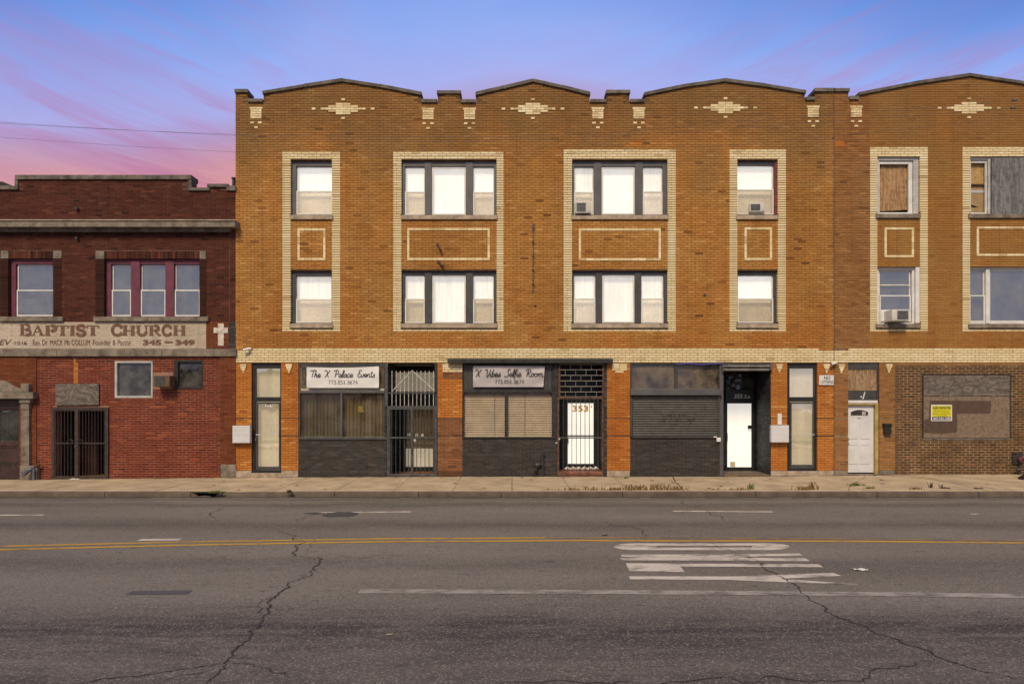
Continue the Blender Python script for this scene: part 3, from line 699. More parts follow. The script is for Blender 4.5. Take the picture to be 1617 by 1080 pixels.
def walkstrip(pts, wd):
    m = MB(); q = [pts[0]]
    for a, b in zip(pts, pts[1:]):
        for k in (.33, .66, 1): q.append((a[0] + (b[0] - a[0]) * k + rnd.uniform(-.03, .03), a[1] + (b[1] - a[1]) * k + rnd.uniform(-.03, .03)))
    for a, b in zip(q, q[1:]):
        h = wd * rnd.uniform(.4, 1.1)
        m.face([(a[0] - h, a[1], zwalk(*a) + .006), (a[0] + h, a[1], zwalk(*a) + .006), (b[0] + h, b[1], zwalk(*b) + .006), (b[0] - h, b[1], zwalk(*b) + .006)])
    m.build('crack', MT['paint_black'], walk)
for pts in ([(8.05, -2.9), (8.6, -1.9), (9.4, -.9), (9.9, -.1)], [(11.7, -2.6), (11.4, -1.7), (11.0, -.4)], [(12.0, -2.9), (12.2, -1.6)], [(4.1, -2.9), (4.5, -.1)], [(-6.4, -2.2), (-5.5, -1.1), (-5.0, -.1)], [(-12.3, -2.4), (-10.6, -2.2)]): walkstrip(pts, .012)
for k in range(70):
    x, y = rnd.uniform(-14, 14), rnd.uniform(-2.8, -.15); r0 = rnd.choice((.018, .025, .03, .05)); m = MB()
    m.face([(x + r0 * rnd.uniform(.7, 1.2) * math.cos(a), y + r0 * rnd.uniform(.7, 1.2) * math.sin(a), zwalk(x, y) + .0055) for a in [2 * math.pi * i / 9 for i in range(9)]])
    m.build('gum_spot', MT['joint_dirt_foot_shade'], walk)
m = MB(); x = -14.5
while x < 15:
    d = rnd.uniform(.06, .3); a = -.02; b = -.034 - rnd.uniform(.004, .05)
    m.face([(x, b, zwalk(x, b) + .0052), (x + d, b - rnd.uniform(-.01, .01), zwalk(x + d, b) + .0052), (x + d, a, zwalk(x + d, a) + .006), (x, a, zwalk(x, a) + .006)]); x += d
m.build('wall_foot_shade', MT['joint_dirt_foot_shade'], walk)  # dark strip painted in as contact shade along the wall foot
m = MB(); x = -24
while x < 24:
    d = rnd.uniform(.12, .5); a, b = -3.165, -3.165 - rnd.uniform(.02, .10)
    m.face([(x, b, ROAD_Z + .004), (x + d, b + rnd.uniform(-.02, .02), ROAD_Z + .004), (x + d, a, ROAD_Z + .012), (x, a, ROAD_Z + .012)]); x += d
o = m.build('gutter_dirt', MT['gutter_grime'], None); o['kind'] = 'stuff'; o['label'] = 'dark dirt lying in the gutter along the kerb'; o['category'] = 'dirt'
kerb = bpy.data.objects.new('kerb', None); C.objects.link(kerb); kerb['kind'] = 'structure'; WL[kerb] = Vector((0, 0, 0))
KJ = [-24, -21, -18, -15, -12.2, -9.6, -7.57, -6.82, -5.27, -4.18, -2.2, -.25, 2.6, 5.74, 8.6, 11.0, 12.0, 14.8, 18, 21, 24]
for a, b in zip(KJ, KJ[1:]):
    if a == -7.57: continue
    m = MB(); n = max(3, int((b - a) / .3)); xsn = [a + .008 + (b - a - .016) * i / n for i in range(n + 1)]
    brk = a == -6.82; rows = []
    for x in xsn:
        dy, dz = rnd.uniform(-.006, .006), rnd.uniform(-.004, .004)
        if brk: dz -= rnd.uniform(0, .04); dy += rnd.uniform(0, .03)
        rows.append([(x, WALK_Y - .004, -.05 + dz * .5), (x, -3.10 + dy, -.052 + dz), (x, -3.13 + dy, -.078 + dz), (x, -3.165 + dy * .6, -.30)])
    for p, q in zip(rows, rows[1:]):
        for k in range(3): m.face([p[k + 1], q[k + 1], q[k], p[k]])
    m.face(rows[0][::-1] + [(rows[0][0][0], WALK_Y - .004, -.3)]); m.face(rows[-1] + [(rows[-1][0][0], WALK_Y - .004, -.3)])
    m.build('kerb_stone', MT['concrete_kerb'], kerb)
t = thing('storm_drain', 'dark storm drain opening in the broken kerb with moss round it', 'storm drain', (-7.195, -3.05, -.17))
m = MB(); m.box(-7.55, -6.84, -3.0, -2.97, -.3, -.055); m.build('back_plate', MT['void_black'], t)
m = MB(); m.box(-7.56, -6.83, -3.13, -2.97, -.068, -.05); m.build('lid', MT['moss'], t, bevel=.006)
m = MB(); m.box(-7.5, -6.9, -3.19, -3.15, -.166, -.156); m.build('lip', MT['pipe_dark'], t)
for pts in ([(-7.56, -.17), (-7.38, -.17), (-7.43, -.13), (-7.5, -.075), (-7.56, -.068)], [(-7.02, -.17), (-6.83, -.17), (-6.83, -.068), (-6.92, -.085), (-6.97, -.13)], [(-7.4, -.17), (-7.1, -.17), (-7.14, -.145), (-7.28, -.135), (-7.38, -.15)]):
    m = MB(); m.poly(pts, -3.14, -3.05); m.build('broken_piece', MT['concrete_kerb'], t, bevel=.006)

# ------------------------------------------------------------------ the yellow brick building in the middle
main = thing('brick_building', 'three storey tan brick building with cream trim, three gables and black painted shop fronts', 'building', (fx(844), 0, 0))
B = Bricks(main)
sn = lambda y: 100 + round((y - 100) / COURSE) * COURSE
def poly_top(parts):
    def f(x):
        for x0, x1, pts in parts:
            if x0 <= x <= x1:
                for (a, ya), (b, yb) in zip(pts, pts[1:]):
                    if a <= x <= b: return ya + (yb - ya) * (x - a) / (b - a)
        return 170
    return f
flat = lambda x0, x1, y: (x0, x1, [(x0, y), (x1, y)])
def gable(pts): return (pts[0][0], pts[-1][0], pts)
TOPS = [flat(372, 391, 147), flat(391, 416, 162), gable([(416, 149.5), (480, 139), (530, 131.5), (541, 130), (600, 139), (665, 151.5)]), flat(665, 691, 163), flat(691, 727, 149),
        flat(727, 752, 163), gable([(752, 151.5), (797, 141), (842, 130.5), (888, 140.5), (931, 151.5)]), flat(931, 958, 162.5), flat(958, 994, 148.5), flat(994, 1018, 162.5),
        gable([(1018, 152), (1080, 139), (1144, 130), (1210, 138.5), (1271, 148.5)]), flat(1271, 1287, 159), flat(1287, 1317, 145.5)]
top_main = poly_top(TOPS)
# window groups: surround, then openings
GR = [(446, 537, 238, 525, 'one', (459, 524)), (621, 795, 239, 525, 'three', (634, 784)), (890, 1067, 237, 525, 'three', (903.5, 1054)), (1152, 1241, 237, 525, 'one', (1164.5, 1228))]
OPEN_UP = (253, 339.5); OPEN_LO = (427.5, 511)
holes = [];  occ = []
for g in GR:
    a, b = g[5]
    holes += [(a, b, *OPEN_UP), (a, b, *OPEN_LO)]
    occ += [(a - 1.5, b + 1.5, 339.5, 346.3), (a - 1.5, b + 1.5, 511, 518)]
SHOP = [(397, 444, 573.6, 770), (471, 611.5, 573.6, 693.5), (611.5, 690.5, 573.6, 770), (730, 877, 573.6, 691.5), (880, 954, 573.6, 770), (995.5, 1141, 573.6, 692.5), (1141, 1217.5, 573.6, 770), (1243.5, 1291, 573.6, 770)]
holes += SHOP
def surrounds(B, groups, mats=('brick_cream',)):
    out = []
    for (x0, x1, ya, yb, kind, (a, b)) in groups:
        ya, yb = sn(ya), sn(yb)
        yt, ybm = sn(252.5), sn(517.8)
        hh = [(a, b, *OPEN_UP), (a, b, *OPEN_LO), (a - 1.5, b + 1.5, 339.5, 346.3), (a - 1.5, b + 1.5, 511, 518)]
        for r in ((x0, x1, ya, yt), (x0, x1, ybm, yb)): B.field('trim_brick', mats[0], r, hh, gz=.75, y=-.004, origin=x0)
        for (p, q) in ((x0, a - .2), (b + .2, x1)):
            if kind == 'one': B.field('trim_brick', mats[0], (p, q, yt, ybm), hh, bond='stack', pitch=99, origin=p - 1, gz=1.1, y=-.004)
            else:
                for (u, v, pt) in ((yt, sn(346), 12.4), (sn(346), sn(427), 99), (sn(427), ybm, 12.4)):
                    B.field('trim_brick', mats[0], (p, q, u, v), hh, pitch=pt, origin=p - 1 if pt > 50 else p + 5.5, bond='running' if pt < 50 else 'stack', gz=1.0, y=-.004)
        out += [(x0, x1, ya, yt), (x0, x1, ybm, yb), (x0, a, yt, ybm), (b, x1, yt, ybm)]
    return out
occ += surrounds(B, GR)
belt = [(372, 400, sn(555), 573.6), (400, 1293, sn(551), 573.6), (1293, 1317, sn(555), 573.6)]
for r in belt: B.field('trim_brick', 'brick_cream', r, gz=.75, origin=4)
occ += belt
PIERS = [(372, 397), (444, 471), (691, 730), (958.5, 995), (1217.5, 1243), (1291, 1317)]
bases = []
for p in PIERS:
    yb0 = 743.5
    if p[0] != 691: bases.append((*p, yb0, 760))
grooves = []
for p in PIERS: grooves += [(*p, 659.8, 660.9), (*p, 687.7, 688.8)]
for p in PIERS:
    if p[0] == 691:
        B.field('trim_brick', 'brick_cream', (699, 730, 573.6, 588.7), gz=.75); B.field('brick', 'brick_stained', (699, 730, 588.7, sn(600)), gz=.75)
        B.field('brick', 'brick_orange', (691, 699, 573.6, sn(600)))
        B.field('brick', 'brick_orange', (691, 730, sn(600), 659.6)); B.field('brick', 'brick_stained', (691, 730, 660.8, 687.4)); B.field('brick', 'brick_stained', (691, 730, 688.6, 756))
        occ.append((691, 730, 573.6, 760))
    else:
        for u, v in ((573.6, 659.6), (660.8, 687.4), (688.6, 743.5)): B.field('brick', 'brick_orange', (*p, u, v))
        occ.append((*p, 573.6, 760))
for r in ((471, 611.5, 693.5, 756), (730, 880, 691.5, 756), (995.5, 1141, 692.5, 756)):
    B.field('brick', 'brick_black_paint', r, jit=.004); occ.append(r)
B.field('brick', 'brick_black_paint', (954, 958.5, 573.6, 756), bond='stack', pitch=99, jit=.012, gz=1.0); B.field('brick', 'brick_black_paint', (877, 880, 573.6, 691.5), bond='stack', pitch=99)
occ += [(954, 958.5, 573.6, 760), (877, 880, 573.6, 692)]
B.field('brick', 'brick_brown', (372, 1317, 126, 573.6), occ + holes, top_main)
# cream ornaments proud of the wall
def deco(B, rects, mat='brick_cream', y=-.014, kind='trim_brick'):
    for (x0, x1, a, b) in rects: B.add(kind, mat, x0, x1, a, b, y, full=True, depth=.05)
def diamond(cx, cy, w=11.75, c=3.68):
    out = []; h = c - .55; r = lambda n, k, o=0: [(cx + (i - n / 2) * w + .25, cx + (i - n / 2 + 1) * w - .25, cy + k * c - h / 2, cy + k * c + h / 2) for i in range(n)]
    out += r(2, -2) + r(4, -1) + r(4, 1) + r(2, 2)
    for i in range(5): out.append((cx + (i - 2.5) * w + .25, cx + (i - 1.5) * w - .25, cy - h / 2, cy + h / 2))
    out += [(cx - 3.0 * w, cx - 2.5 * w - .3, cy - h / 2, cy + h / 2), (cx + 2.5 * w + .3, cx + 3.0 * w, cy - h / 2, cy + h / 2)]
    for s in (-1, 1): out.append((cx + s * 3.97 * w - 2.8, cx + s * 3.97 * w + 2.8, cy - h / 2, cy + h / 2))
    for k in (-4, 4): out.append((cx - 2.8, cx + 2.8, cy + k * c - h / 2, cy + k * c + h / 2))
    return out
def shield(cx, y0, c=3.7):
    h = c - .6; out = [(cx - 10, cx - .2, y0, y0 + h), (cx + .2, cx + 10, y0, y0 + h)]
    for k in range(1, 5):
        z = y0 + k * c
        if k % 2: out += [(cx - 8.6, cx - 5, z, z + h), (cx - 4.6, cx + 4, z, z + h), (cx + 4.4, cx + 8.6, z, z + h)]
        else: out += [(cx - 8.6, cx - .2, z, z + h), (cx + .2, cx + 8.6, z, z + h)]
    z = y0 + 6.2 * c; out += [(cx - 8.8, cx - 3.4, z, z + h), (cx + 3.4, cx + 8.8, z, z + h)]
    z = y0 + 8.2 * c; out.append((cx - 2.7, cx + 2.7, z, z + h)); return out
for cx, cy in ((542, 172.3), (841.5, 172.3), (1145.5, 170.6)): deco(B, diamond(cx, cy))
for cx, y0 in ((404.5, 169.6), (676, 171), (741.5, 171), (944, 170), (1009, 170), (1284, 167.6)): deco(B, shield(cx, y0))
def border(B, x0, x1, a, b, t=3.5):
    out = []; n = max(3, round((x1 - x0) / 11.8)); w = (x1 - x0) / n
    for i in range(n):
        for z in (a, b - t): out.append((x0 + i * w + .2, x0 + (i + 1) * w - .2, z, z + t))
    n = max(3, round((b - a - 2 * t) / 11)); h = (b - a - 2 * t) / n
    for i in range(n):
        for x in (x0, x1 - t): out.append((x, x + t, a + t + i * h + .2, a + t + (i + 1) * h - .2))
    deco(B, out, y=-.012)
for r in ((470, 514, 361, 411), (643, 773.5, 360.5, 411), (914, 1043.5, 361, 411.5), (1175.5, 1219, 359.5, 411)): border(B, *r)
def corbel(B, cx, y0=575, w=(10, 8.2, 5.6, 2.6), h=3.5):
    for k, ww in enumerate(w):
        B.add('trim_brick', 'brick_cream', cx - ww / 2, cx + ww / 2, y0 + k * h, y0 + (k + 1) * h - .35, -.035 + k * .006, full=True, depth=.06)
for cx in (384.6, 456.5, 1230.5, 1305): corbel(B, cx)
for k in range(3): deco(B, [(966 + .2, 977.6, 574 + k * 3.7, 577.2 + k * 3.7), (978.2, 989.8, 574 + k * 3.7, 577.2 + k * 3.7)])
deco(B, [(971.5, 984.5, 585.2, 588.3)])
deco(B, [(1000, 1011, 221.5, 224.5), (994, 1006, 225.3, 228.3), (1007, 1019, 225.3, 228.3), (988, 1000, 229, 232), (1001, 1013, 229, 232), (1014, 1025, 229, 232)], 'brick_orange', -.002)
wallbody('wall', main, 'mortar_brown', (372, 1317, 163.5, 770), [grow(h) for h in holes])
m = MB()                                                   # parapet above the low copings
for x0, x1, pts in TOPS:
    if max(p[1] for p in pts) < 158:
        m.poly([(fx(x0 + .3), fz(163.5))] + [(fx(x1 - .3), fz(163.5))] + [(fx(a), fz(z)) for a, z in reversed(pts)], .007, .4)
m.build('parapet', MT['mortar_brown'], main)
for p in bases: pb('stone_base', main, MT['limestone'], (p[0] + .3, p[1] - .3, p[2], 762), -.03, .1, .008)
for p in ((691.3, 729.7, 743.5, 762),): pb('stone_base', main, MT['brick_stained'], p, -.01, .1, .008)
def copings(root, tops, th=5.0, step=70, ends=()):
    for x0, x1, pts in tops:
        xs = [p[0] for p in pts]; ext0, ext1 = x0 - 1.2, x1 + 1.2
        g = len(pts) > 2
        def yy(x):
            x = min(max(x, xs[0]), xs[-1])
            for (a, ya), (b, yb) in zip(pts, pts[1:]):
                if a <= x <= b: return ya + (yb - ya) * (x - a) / (b - a)
        if g: cuts = [ext0] + xs[1:-1] + [ext1]
        else:
            n = max(1, round((x1 - x0) / step)); low = pts[0][1] > 157
            e0, e1 = (x0 + .5, x1 - .5) if low else (ext0, ext1)
            cuts = [e0 + (e1 - e0) * i / n for i in range(n + 1)]
        mat = 'coping_stone' if not g else 'coping_dark'
        for a, b in zip(cuts, cuts[1:]):
            j = rnd.uniform(-.4, .4)
            m = MB(); m.poly([(fx(a + .15), fz(yy(a) + .3)), (fx(b - .15), fz(yy(b) + .3)), (fx(b - .15), fz(yy(b) - th + j)), (fx(a + .15), fz(yy(a) - th + j))], -.05, .44)
            m.build('coping_stone', MT[mat], root, bevel=.008)
copings(main, TOPS)
# flat roof and the bare side walls of the block
m = MB(); m.box(fx(372) + .02, fx(1317) - .02, .42, 16, fz(180), fz(176)); m.build('roof', MT['roof_tar'], main)
m = MB(); m.box(fx(372) + .02, fx(372) + .3, .42, 16, -.5, fz(170)); m.box(fx(1317) - .3, fx(1317) - .02, .42, 16, -.5, fz(170)); m.box(fx(372) + .02, fx(1317) - .02, 15.7, 16, -.5, fz(170)); m.build('side_wall', MT['brick_stained'], main)
m = MB(); m.box(fx(375), fx(1314), 2.2, 2.3, -.3, fz(180)); m.build('inner_wall', MT['wall_inside'], main)

def sash(parent, r, y, mat, t=1.6, glassmat='glass_clear', name='sash'):
    s = ring(MB(), r, t, y, y + .035).build(name, MT[mat], parent, bevel=.003)
    pb('pane', parent, MT[glassmat], (r[0] + t - .3, r[1] - t + .3, r[2] + t - .3, r[3] - t + .3), y + .015, y + .02)
    return s
def window(root, op, lights, frame, fr, sill=None, sashmat='vinyl_white', sillmat='limestone', y=.10, glassmat='glass_clear', mull=None, mullmat=None, sillname='sill'):
    """op: opening; lights: (x0, x1, ytop, ybottom, 'dh' or 'fix', shade for the top, shade for the bottom, rail y)"""
    netting = (glassmat == 'glass_clear')
    wn = ring(MB(), op, fr, y - .01, y + .10).build('window', MT[frame], root, bevel=.004)
    for mm in mull or []: pb('mullion', wn, MT[mullmat or frame], mm, y - .03, y + .10, .004)
    for (x0, x1, a, b, kind, s1, s2, mid) in lights:
        if kind == 'dh':
            sash(wn, (x0, x1, a, mid + 1), y + .045, sashmat, 1.7, glassmat)
            sash(wn, (x0, x1, mid - .8, b), y + .005, sashmat, 2.1, glassmat)
            if netting: pb('screen', wn, MT['insect_screen'], (x0 + 2, x1 - 2, mid + 1, b - 2), y - .002, y + .001)
        else:
            sash(wn, (x0, x1, a, b), y + .02, sashmat, 2.4, glassmat)
        m_ = mid or b
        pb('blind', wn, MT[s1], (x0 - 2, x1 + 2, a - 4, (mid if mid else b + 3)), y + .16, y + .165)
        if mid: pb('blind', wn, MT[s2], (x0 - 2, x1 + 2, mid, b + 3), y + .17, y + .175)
    if sill: pb(sillname, wn, MT[sillmat], sill, -.055, y - .011, .006)
    return wn
SL = [(339.6, 346.2), (511.1, 517.8)]
# singles
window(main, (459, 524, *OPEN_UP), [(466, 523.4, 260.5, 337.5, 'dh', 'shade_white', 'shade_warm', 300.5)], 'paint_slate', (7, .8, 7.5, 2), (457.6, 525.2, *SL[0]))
window(main, (459, 524, *OPEN_LO), [(465.5, 522.5, 434, 509.3, 'dh', 'curtain_glow', 'shade_warm', 472)], 'paint_charcoal', (6.5, 1.8, 6.5, 1.8), (457.6, 525.2, *SL[1]))
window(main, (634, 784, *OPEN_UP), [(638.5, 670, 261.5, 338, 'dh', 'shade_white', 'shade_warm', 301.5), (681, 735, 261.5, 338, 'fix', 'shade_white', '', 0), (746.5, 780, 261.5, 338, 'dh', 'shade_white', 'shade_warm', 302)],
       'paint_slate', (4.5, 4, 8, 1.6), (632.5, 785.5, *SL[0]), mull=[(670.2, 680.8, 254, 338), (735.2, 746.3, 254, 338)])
window(main, (634, 784, *OPEN_LO), [(638.5, 670, 433, 509.5, 'dh', 'curtain_glow', 'shade_cream', 471.5), (681.5, 735, 433, 509.5, 'fix', 'curtain_glow', '', 0), (746.5, 779.5, 433, 509.5, 'dh', 'curtain_glow', 'shade_cream', 471.5)],
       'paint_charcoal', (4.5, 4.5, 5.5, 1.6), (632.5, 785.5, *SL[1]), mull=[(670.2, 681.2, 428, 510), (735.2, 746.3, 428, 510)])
window(main, (903.5, 1054, *OPEN_UP), [(907, 938, 261.5, 337.5, 'dh', 'curtain_glow', 'shade_warm', 302), (950.5, 1003.5, 261.5, 337.5, 'fix', 'shade_white', '', 0), (1016, 1047.5, 261.5, 337.5, 'dh', 'curtain_glow', 'shade_white', 301)],
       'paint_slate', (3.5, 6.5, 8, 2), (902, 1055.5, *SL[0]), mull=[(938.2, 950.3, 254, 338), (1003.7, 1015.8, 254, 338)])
window(main, (903.5, 1054, *OPEN_LO), [(906.5, 941, 433, 509.5, 'dh', 'curtain_glow', 'curtain_glow', 471), (951.5, 1003, 433, 509, 'fix', 'curtain_glow', '', 0), (1013.5, 1049, 433, 509.5, 'dh', 'curtain_glow', 'shade_white', 471)],
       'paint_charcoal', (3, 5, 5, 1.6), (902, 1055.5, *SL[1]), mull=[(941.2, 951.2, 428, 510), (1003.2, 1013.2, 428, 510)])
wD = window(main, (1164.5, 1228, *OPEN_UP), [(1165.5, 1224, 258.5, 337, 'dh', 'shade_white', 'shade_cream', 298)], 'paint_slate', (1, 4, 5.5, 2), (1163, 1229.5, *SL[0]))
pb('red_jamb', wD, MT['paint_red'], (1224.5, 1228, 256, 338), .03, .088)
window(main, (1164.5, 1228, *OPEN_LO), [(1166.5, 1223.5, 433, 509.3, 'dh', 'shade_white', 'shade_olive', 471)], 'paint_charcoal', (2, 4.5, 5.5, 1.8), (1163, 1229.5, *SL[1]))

# glazed street doors at both ends
def glazed_door(x0, x1, yb, shade, bar_y, step):
    d = MB(); ring(d, (x0, x1, 573.8, yb), (4.6, 2.6, 7.5, 4.5), .06, .2); d.pbox((x0 + 4.6, x1 - 2.6, 626.8, 634), .05, .2)
    d = d.build('door', MT['paint_black'], main, bevel=.004)
    L = (x0 + 5.6, x1 - 3, 635, yb - 5); ring(MB(), L, (2.6, 2, 2.4, 5), .07, .13).build('leaf', MT['paint_charcoal'], d, bevel=.004)
    pb('pane', d, MT['glass_entry'], (L[0] + 2.4, L[1] - 1.8, L[2] + 2.2, L[3] - 4.8), .095, .102)
    pb('pane', d, MT['glass_entry'], (x0 + 4.5, x1 - 2.5, 581, 627), .12, .128)
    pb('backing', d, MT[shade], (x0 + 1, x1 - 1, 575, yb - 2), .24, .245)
    pb('push_bar', d, MT['vinyl_grey'], (L[0] + 1, L[1] - 1, bar_y, bar_y + 1.6), .02, .045)
    MB().path([(fx(x0 + 6.4), .05, fz(690)), (fx(x0 + 6.4), .02, fz(692)), (fx(x0 + 6.4), .02, fz(696))], .012).build('handle', MT['galvanised'], d)
    pb('doorstep', d, MT['limestone'], step, -.04, .3, .008)
    return d
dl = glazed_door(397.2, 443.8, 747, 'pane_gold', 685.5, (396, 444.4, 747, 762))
m = MB(); m.pbox((416.8, 428.4, 635.8, 642), .09, .094); m.build('number_plate', MT['paper_white'], dl)
m = MB(); bfont(m, '351', pxbox(418.2, 427, 636.8, 641), .0885, .02); m.build('number', MT['ink_black'], dl)
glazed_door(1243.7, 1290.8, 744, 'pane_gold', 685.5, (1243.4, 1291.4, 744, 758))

# ---- shop front one
s1 = ring(MB(), (471.2, 611.4, 573.8, 693.4), (1.6, 4.2, 2.6, 3.2), .03, .16); s1.pbox((472.8, 607.2, 616.6, 620.6), .03, .16); s1.pbox((537, 540, 620.6, 690.2), .03, .16)
s1 = s1.build('shop_window', MT['paint_slate'], main, bevel=.005)
pb('pane', s1, MT['glass_dull'], (472.6, 607.4, 576.2, 616.8), .09, .097)
for r in ((472.6, 537.2, 620.4, 690.4), (539.8, 607.4, 620.4, 690.4)): pb('pane', s1, MT['glass_store'], r, .09, .097)
pb('backing', s1, MT['shade_grey'], (472, 608, 575, 618), .16, .17)
ring(MB(), (473, 607, 577, 616.4), (1, 1, 2, 3), .085, .089).build('paper_edge', MT['wall_cream'], s1)
def curtain(parent, r, y, mat, folds=26, amp=.03, name='curtain'):
    x0, x1, z1, z0 = fx(r[0]), fx(r[1]), fz(r[2]), fz(r[3]); n = folds * 6; m = MB(); ph = rnd.random() * 6
    row = [(x0 + (x1 - x0) * i / n, y + amp * math.sin(i / 6 * 2 * math.pi + ph) + amp * .6 * math.sin(i * .37 + ph)) for i in range(n + 1)]
    for (a, ya), (b, yb) in zip(row, row[1:]): m.face([(a, ya, z0), (b, yb, z0), (b, yb, z1), (a, ya, z1)])
    return m.build(name, MT[mat], parent, smooth=True)
curtain(s1, (472, 538, 618, 693), .26, 'curtain_dark', 12); curtain(s1, (538, 609, 618, 693), .24, 'curtain_brown', 12)
pb('ledge', s1, MT['paint_charcoal'], (471, 612, 690.4, 694.4), -.03, .029, .006)
m = MB(); pa = [(565.5, 642), (570, 641), (573.5, 642), (573, 646), (575, 650), (570.5, 651), (566, 650)]; m.poly([(P(a, b, .2)[0], P(a, b, .2)[1]) for a, b in reversed(pa)], .19, .193); m.build('note', MT['paper_yellow'], s1)

# ---- entrance recesses
def recess(x0, x1, ya, depth, zfloor, floor='tile_red', walls='brick_black_paint', ceil='paint_black', tiles=True):
    X0, X1, Z1 = fx(x0), fx(x1), fz(ya)
    m = MB(); m.box(X0 - .3, X1 + .3, .4 + .003, depth + .2, zfloor - .3, zfloor - .012); m.box(X0 + .012, X1 - .012, -.005, .4, zfloor - .3, zfloor - .012)
    fl = m.build('entrance_floor', MT['mortar_tan'], main)
    n = max(3, round((X1 - X0 - .03) / .21)); k = max(3, round(depth / .21))
    for i in range(n):
        for j in range(k):
            m = MB(); w = (X1 - X0 - .03) / n; d = (depth - .06) / k
            m.box(X0 + .015 + i * w + .005, X0 + .015 + (i + 1) * w - .005, j * d + .003, (j + 1) * d - .007, zfloor - .04, zfloor + rnd.uniform(-.002, .002)); m.build('tile', MT[floor], fl)
    m = MB(); m.box(X0 - .3, X1 + .3, .403, depth + .2, Z1 + .004, Z1 + .1); m.build('entrance_ceiling', MT[ceil], main)
    for s, X in ((-1, X0), (1, X1)):
        m = MB(); z = zfloor - .05; kk = 0
        while z < Z1:
            y = .02 if kk % 2 == 0 else -.08; z2 = min(z + .0605, Z1)
            while y < depth:
                a, b = max(.0, y) + .004, min(y + .205, depth)
                if b - a > .02:
                    j = rnd.uniform(.004, .011)
                    if s < 0: m.box(X - .1, X + j, a, b, z, z2, t=rnd.random())
                    else: m.box(X - j, X + .1, a, b, z, z2, t=rnd.random())
                y += .214
            z += .0675; kk += 1
        w = MB().box(*((X - .2, X - .012) if s < 0 else (X + .012, X + .2)), .403, depth + .1, zfloor - .3, Z1 + .003).build('entrance_wall', MT['paint_black'], main)
        o = m.build('brickwork', MT[walls], w, tint=True); o['kind'] = 'stuff'
    MB().box(X0 - .2, X1 + .2, depth + .1, depth + .25, zfloor - .3, Z1 + .1).build('entrance_back', MT['paint_black'], main)
Y1, Y2, Y3 = 1.35, .85, 1.2
recess(612, 690.2, 574.5, Y1, .03); recess(881, 953.8, 574.5, Y2, .13, 'tile_red'); recess(1142.5, 1217, 574.5, Y3, .05, 'step_mat')
def dbox(name, par, mat, r, d, th=.04, bevel=0): return pb(name, par, MT[mat], r, d, d + th, bevel, at=d)
def dring(name, par, mat, r, t, d, th=.05):
    m = MB(); l, rr, tp, bt = t; x0, x1, a, b = r
    for q in ((x0, x1, a, a + tp), (x0, x1, b - bt, b), (x0, x0 + l, a + tp, b - bt), (x1 - rr, x1, a + tp, b - bt)): m.pbox(q, d, d + th, at=d)
    return m.build(name, MT[mat], par, bevel=.004)
# door behind the double gate
d1 = dring('door', main, 'paint_black', (636, 688, 632, 743), (4.5, 4, 5, 6), Y1 - .06)
dbox('pane', d1, 'glass_store', (640, 684.5, 636, 738), Y1 - .03, .006); dbox('panel', d1, 'shade_cream', (640, 684, 708, 737.6), Y1 + .01, .01)  # the cream panel has an added glow to brighten the dark recess
curt = MB(); x0, z1 = P(636, 634, Y1 + .04); x1, z0 = P(688, 709, Y1 + .04)
for i in range(60):
    a, b = x0 + (x1 - x0) * i / 60, x0 + (x1 - x0) * (i + 1) / 60
    curt.face([(a, Y1 + .04 + .02 * math.sin(i * 1.1), z0), (b, Y1 + .04 + .02 * math.sin(i * 1.1 + 1.1), z0), (b, Y1 + .04 + .02 * math.sin(i * 1.1 + 1.1), z1), (a, Y1 + .04 + .02 * math.sin(i * 1.1), z1)])
curt.build('curtain', MT['curtain_brown'], d1, smooth=True)
dbox('transom', d1, 'shade_olive', (620, 688, 588, 618), Y1 + .02, .02)
MB().path([(*[P(640, 700, Y1 - .1)[0]], Y1 - .1, P(640, 700, Y1)[1]), (P(640, 708, Y1)[0], Y1 - .1, P(640, 708, Y1)[1])], .012).build('handle', MT['galvanised'], d1)
dbox('notice', d1, 'paper_white', (643, 648, 684, 688), Y1 - .045, .004); dbox('notice', d1, 'paper_white', (656, 660, 684.5, 689), Y1 - .045, .004); dbox('notice', d1, 'paper_white', (665, 669, 685, 689), Y1 - .045, .004)
# white door of number 353
d2 = dring('door', main, 'paint_black', (889, 945, 630, 741), (7, 7, 6, 8), Y2 - .03)
dbox('door_leaf', d2, 'panel_glow', (896, 938.4, 636.4, 732), Y2 + .01, .03)
m = MB(); a, b = P(904, 649.8, Y2 - .004), P(929, 640.4, Y2 - .004); bfont(m, '353', (a[0], b[0], a[1], b[1]), Y2 - .004, .03); m.build('number', MT['ink_gold'], d2)
dbox('handle', d2, 'paint_black', (895.5, 897.8, 692, 700), Y2 - .06, .03); dbox('spyhole', d2, 'ink_black', (933, 934.4, 641, 643), Y2 - .002, .004)
dbox('push_bar', d2, 'paint_black', (896, 938, 687, 689), Y2 - .05, .02)
m = MB(); a, b = P(884, 752, 0), P(952, 749.6, 0)
pb('doorstep', main, MT['tile_red'], (881, 953.6, 744.9, 765), -.03, .012, .01)
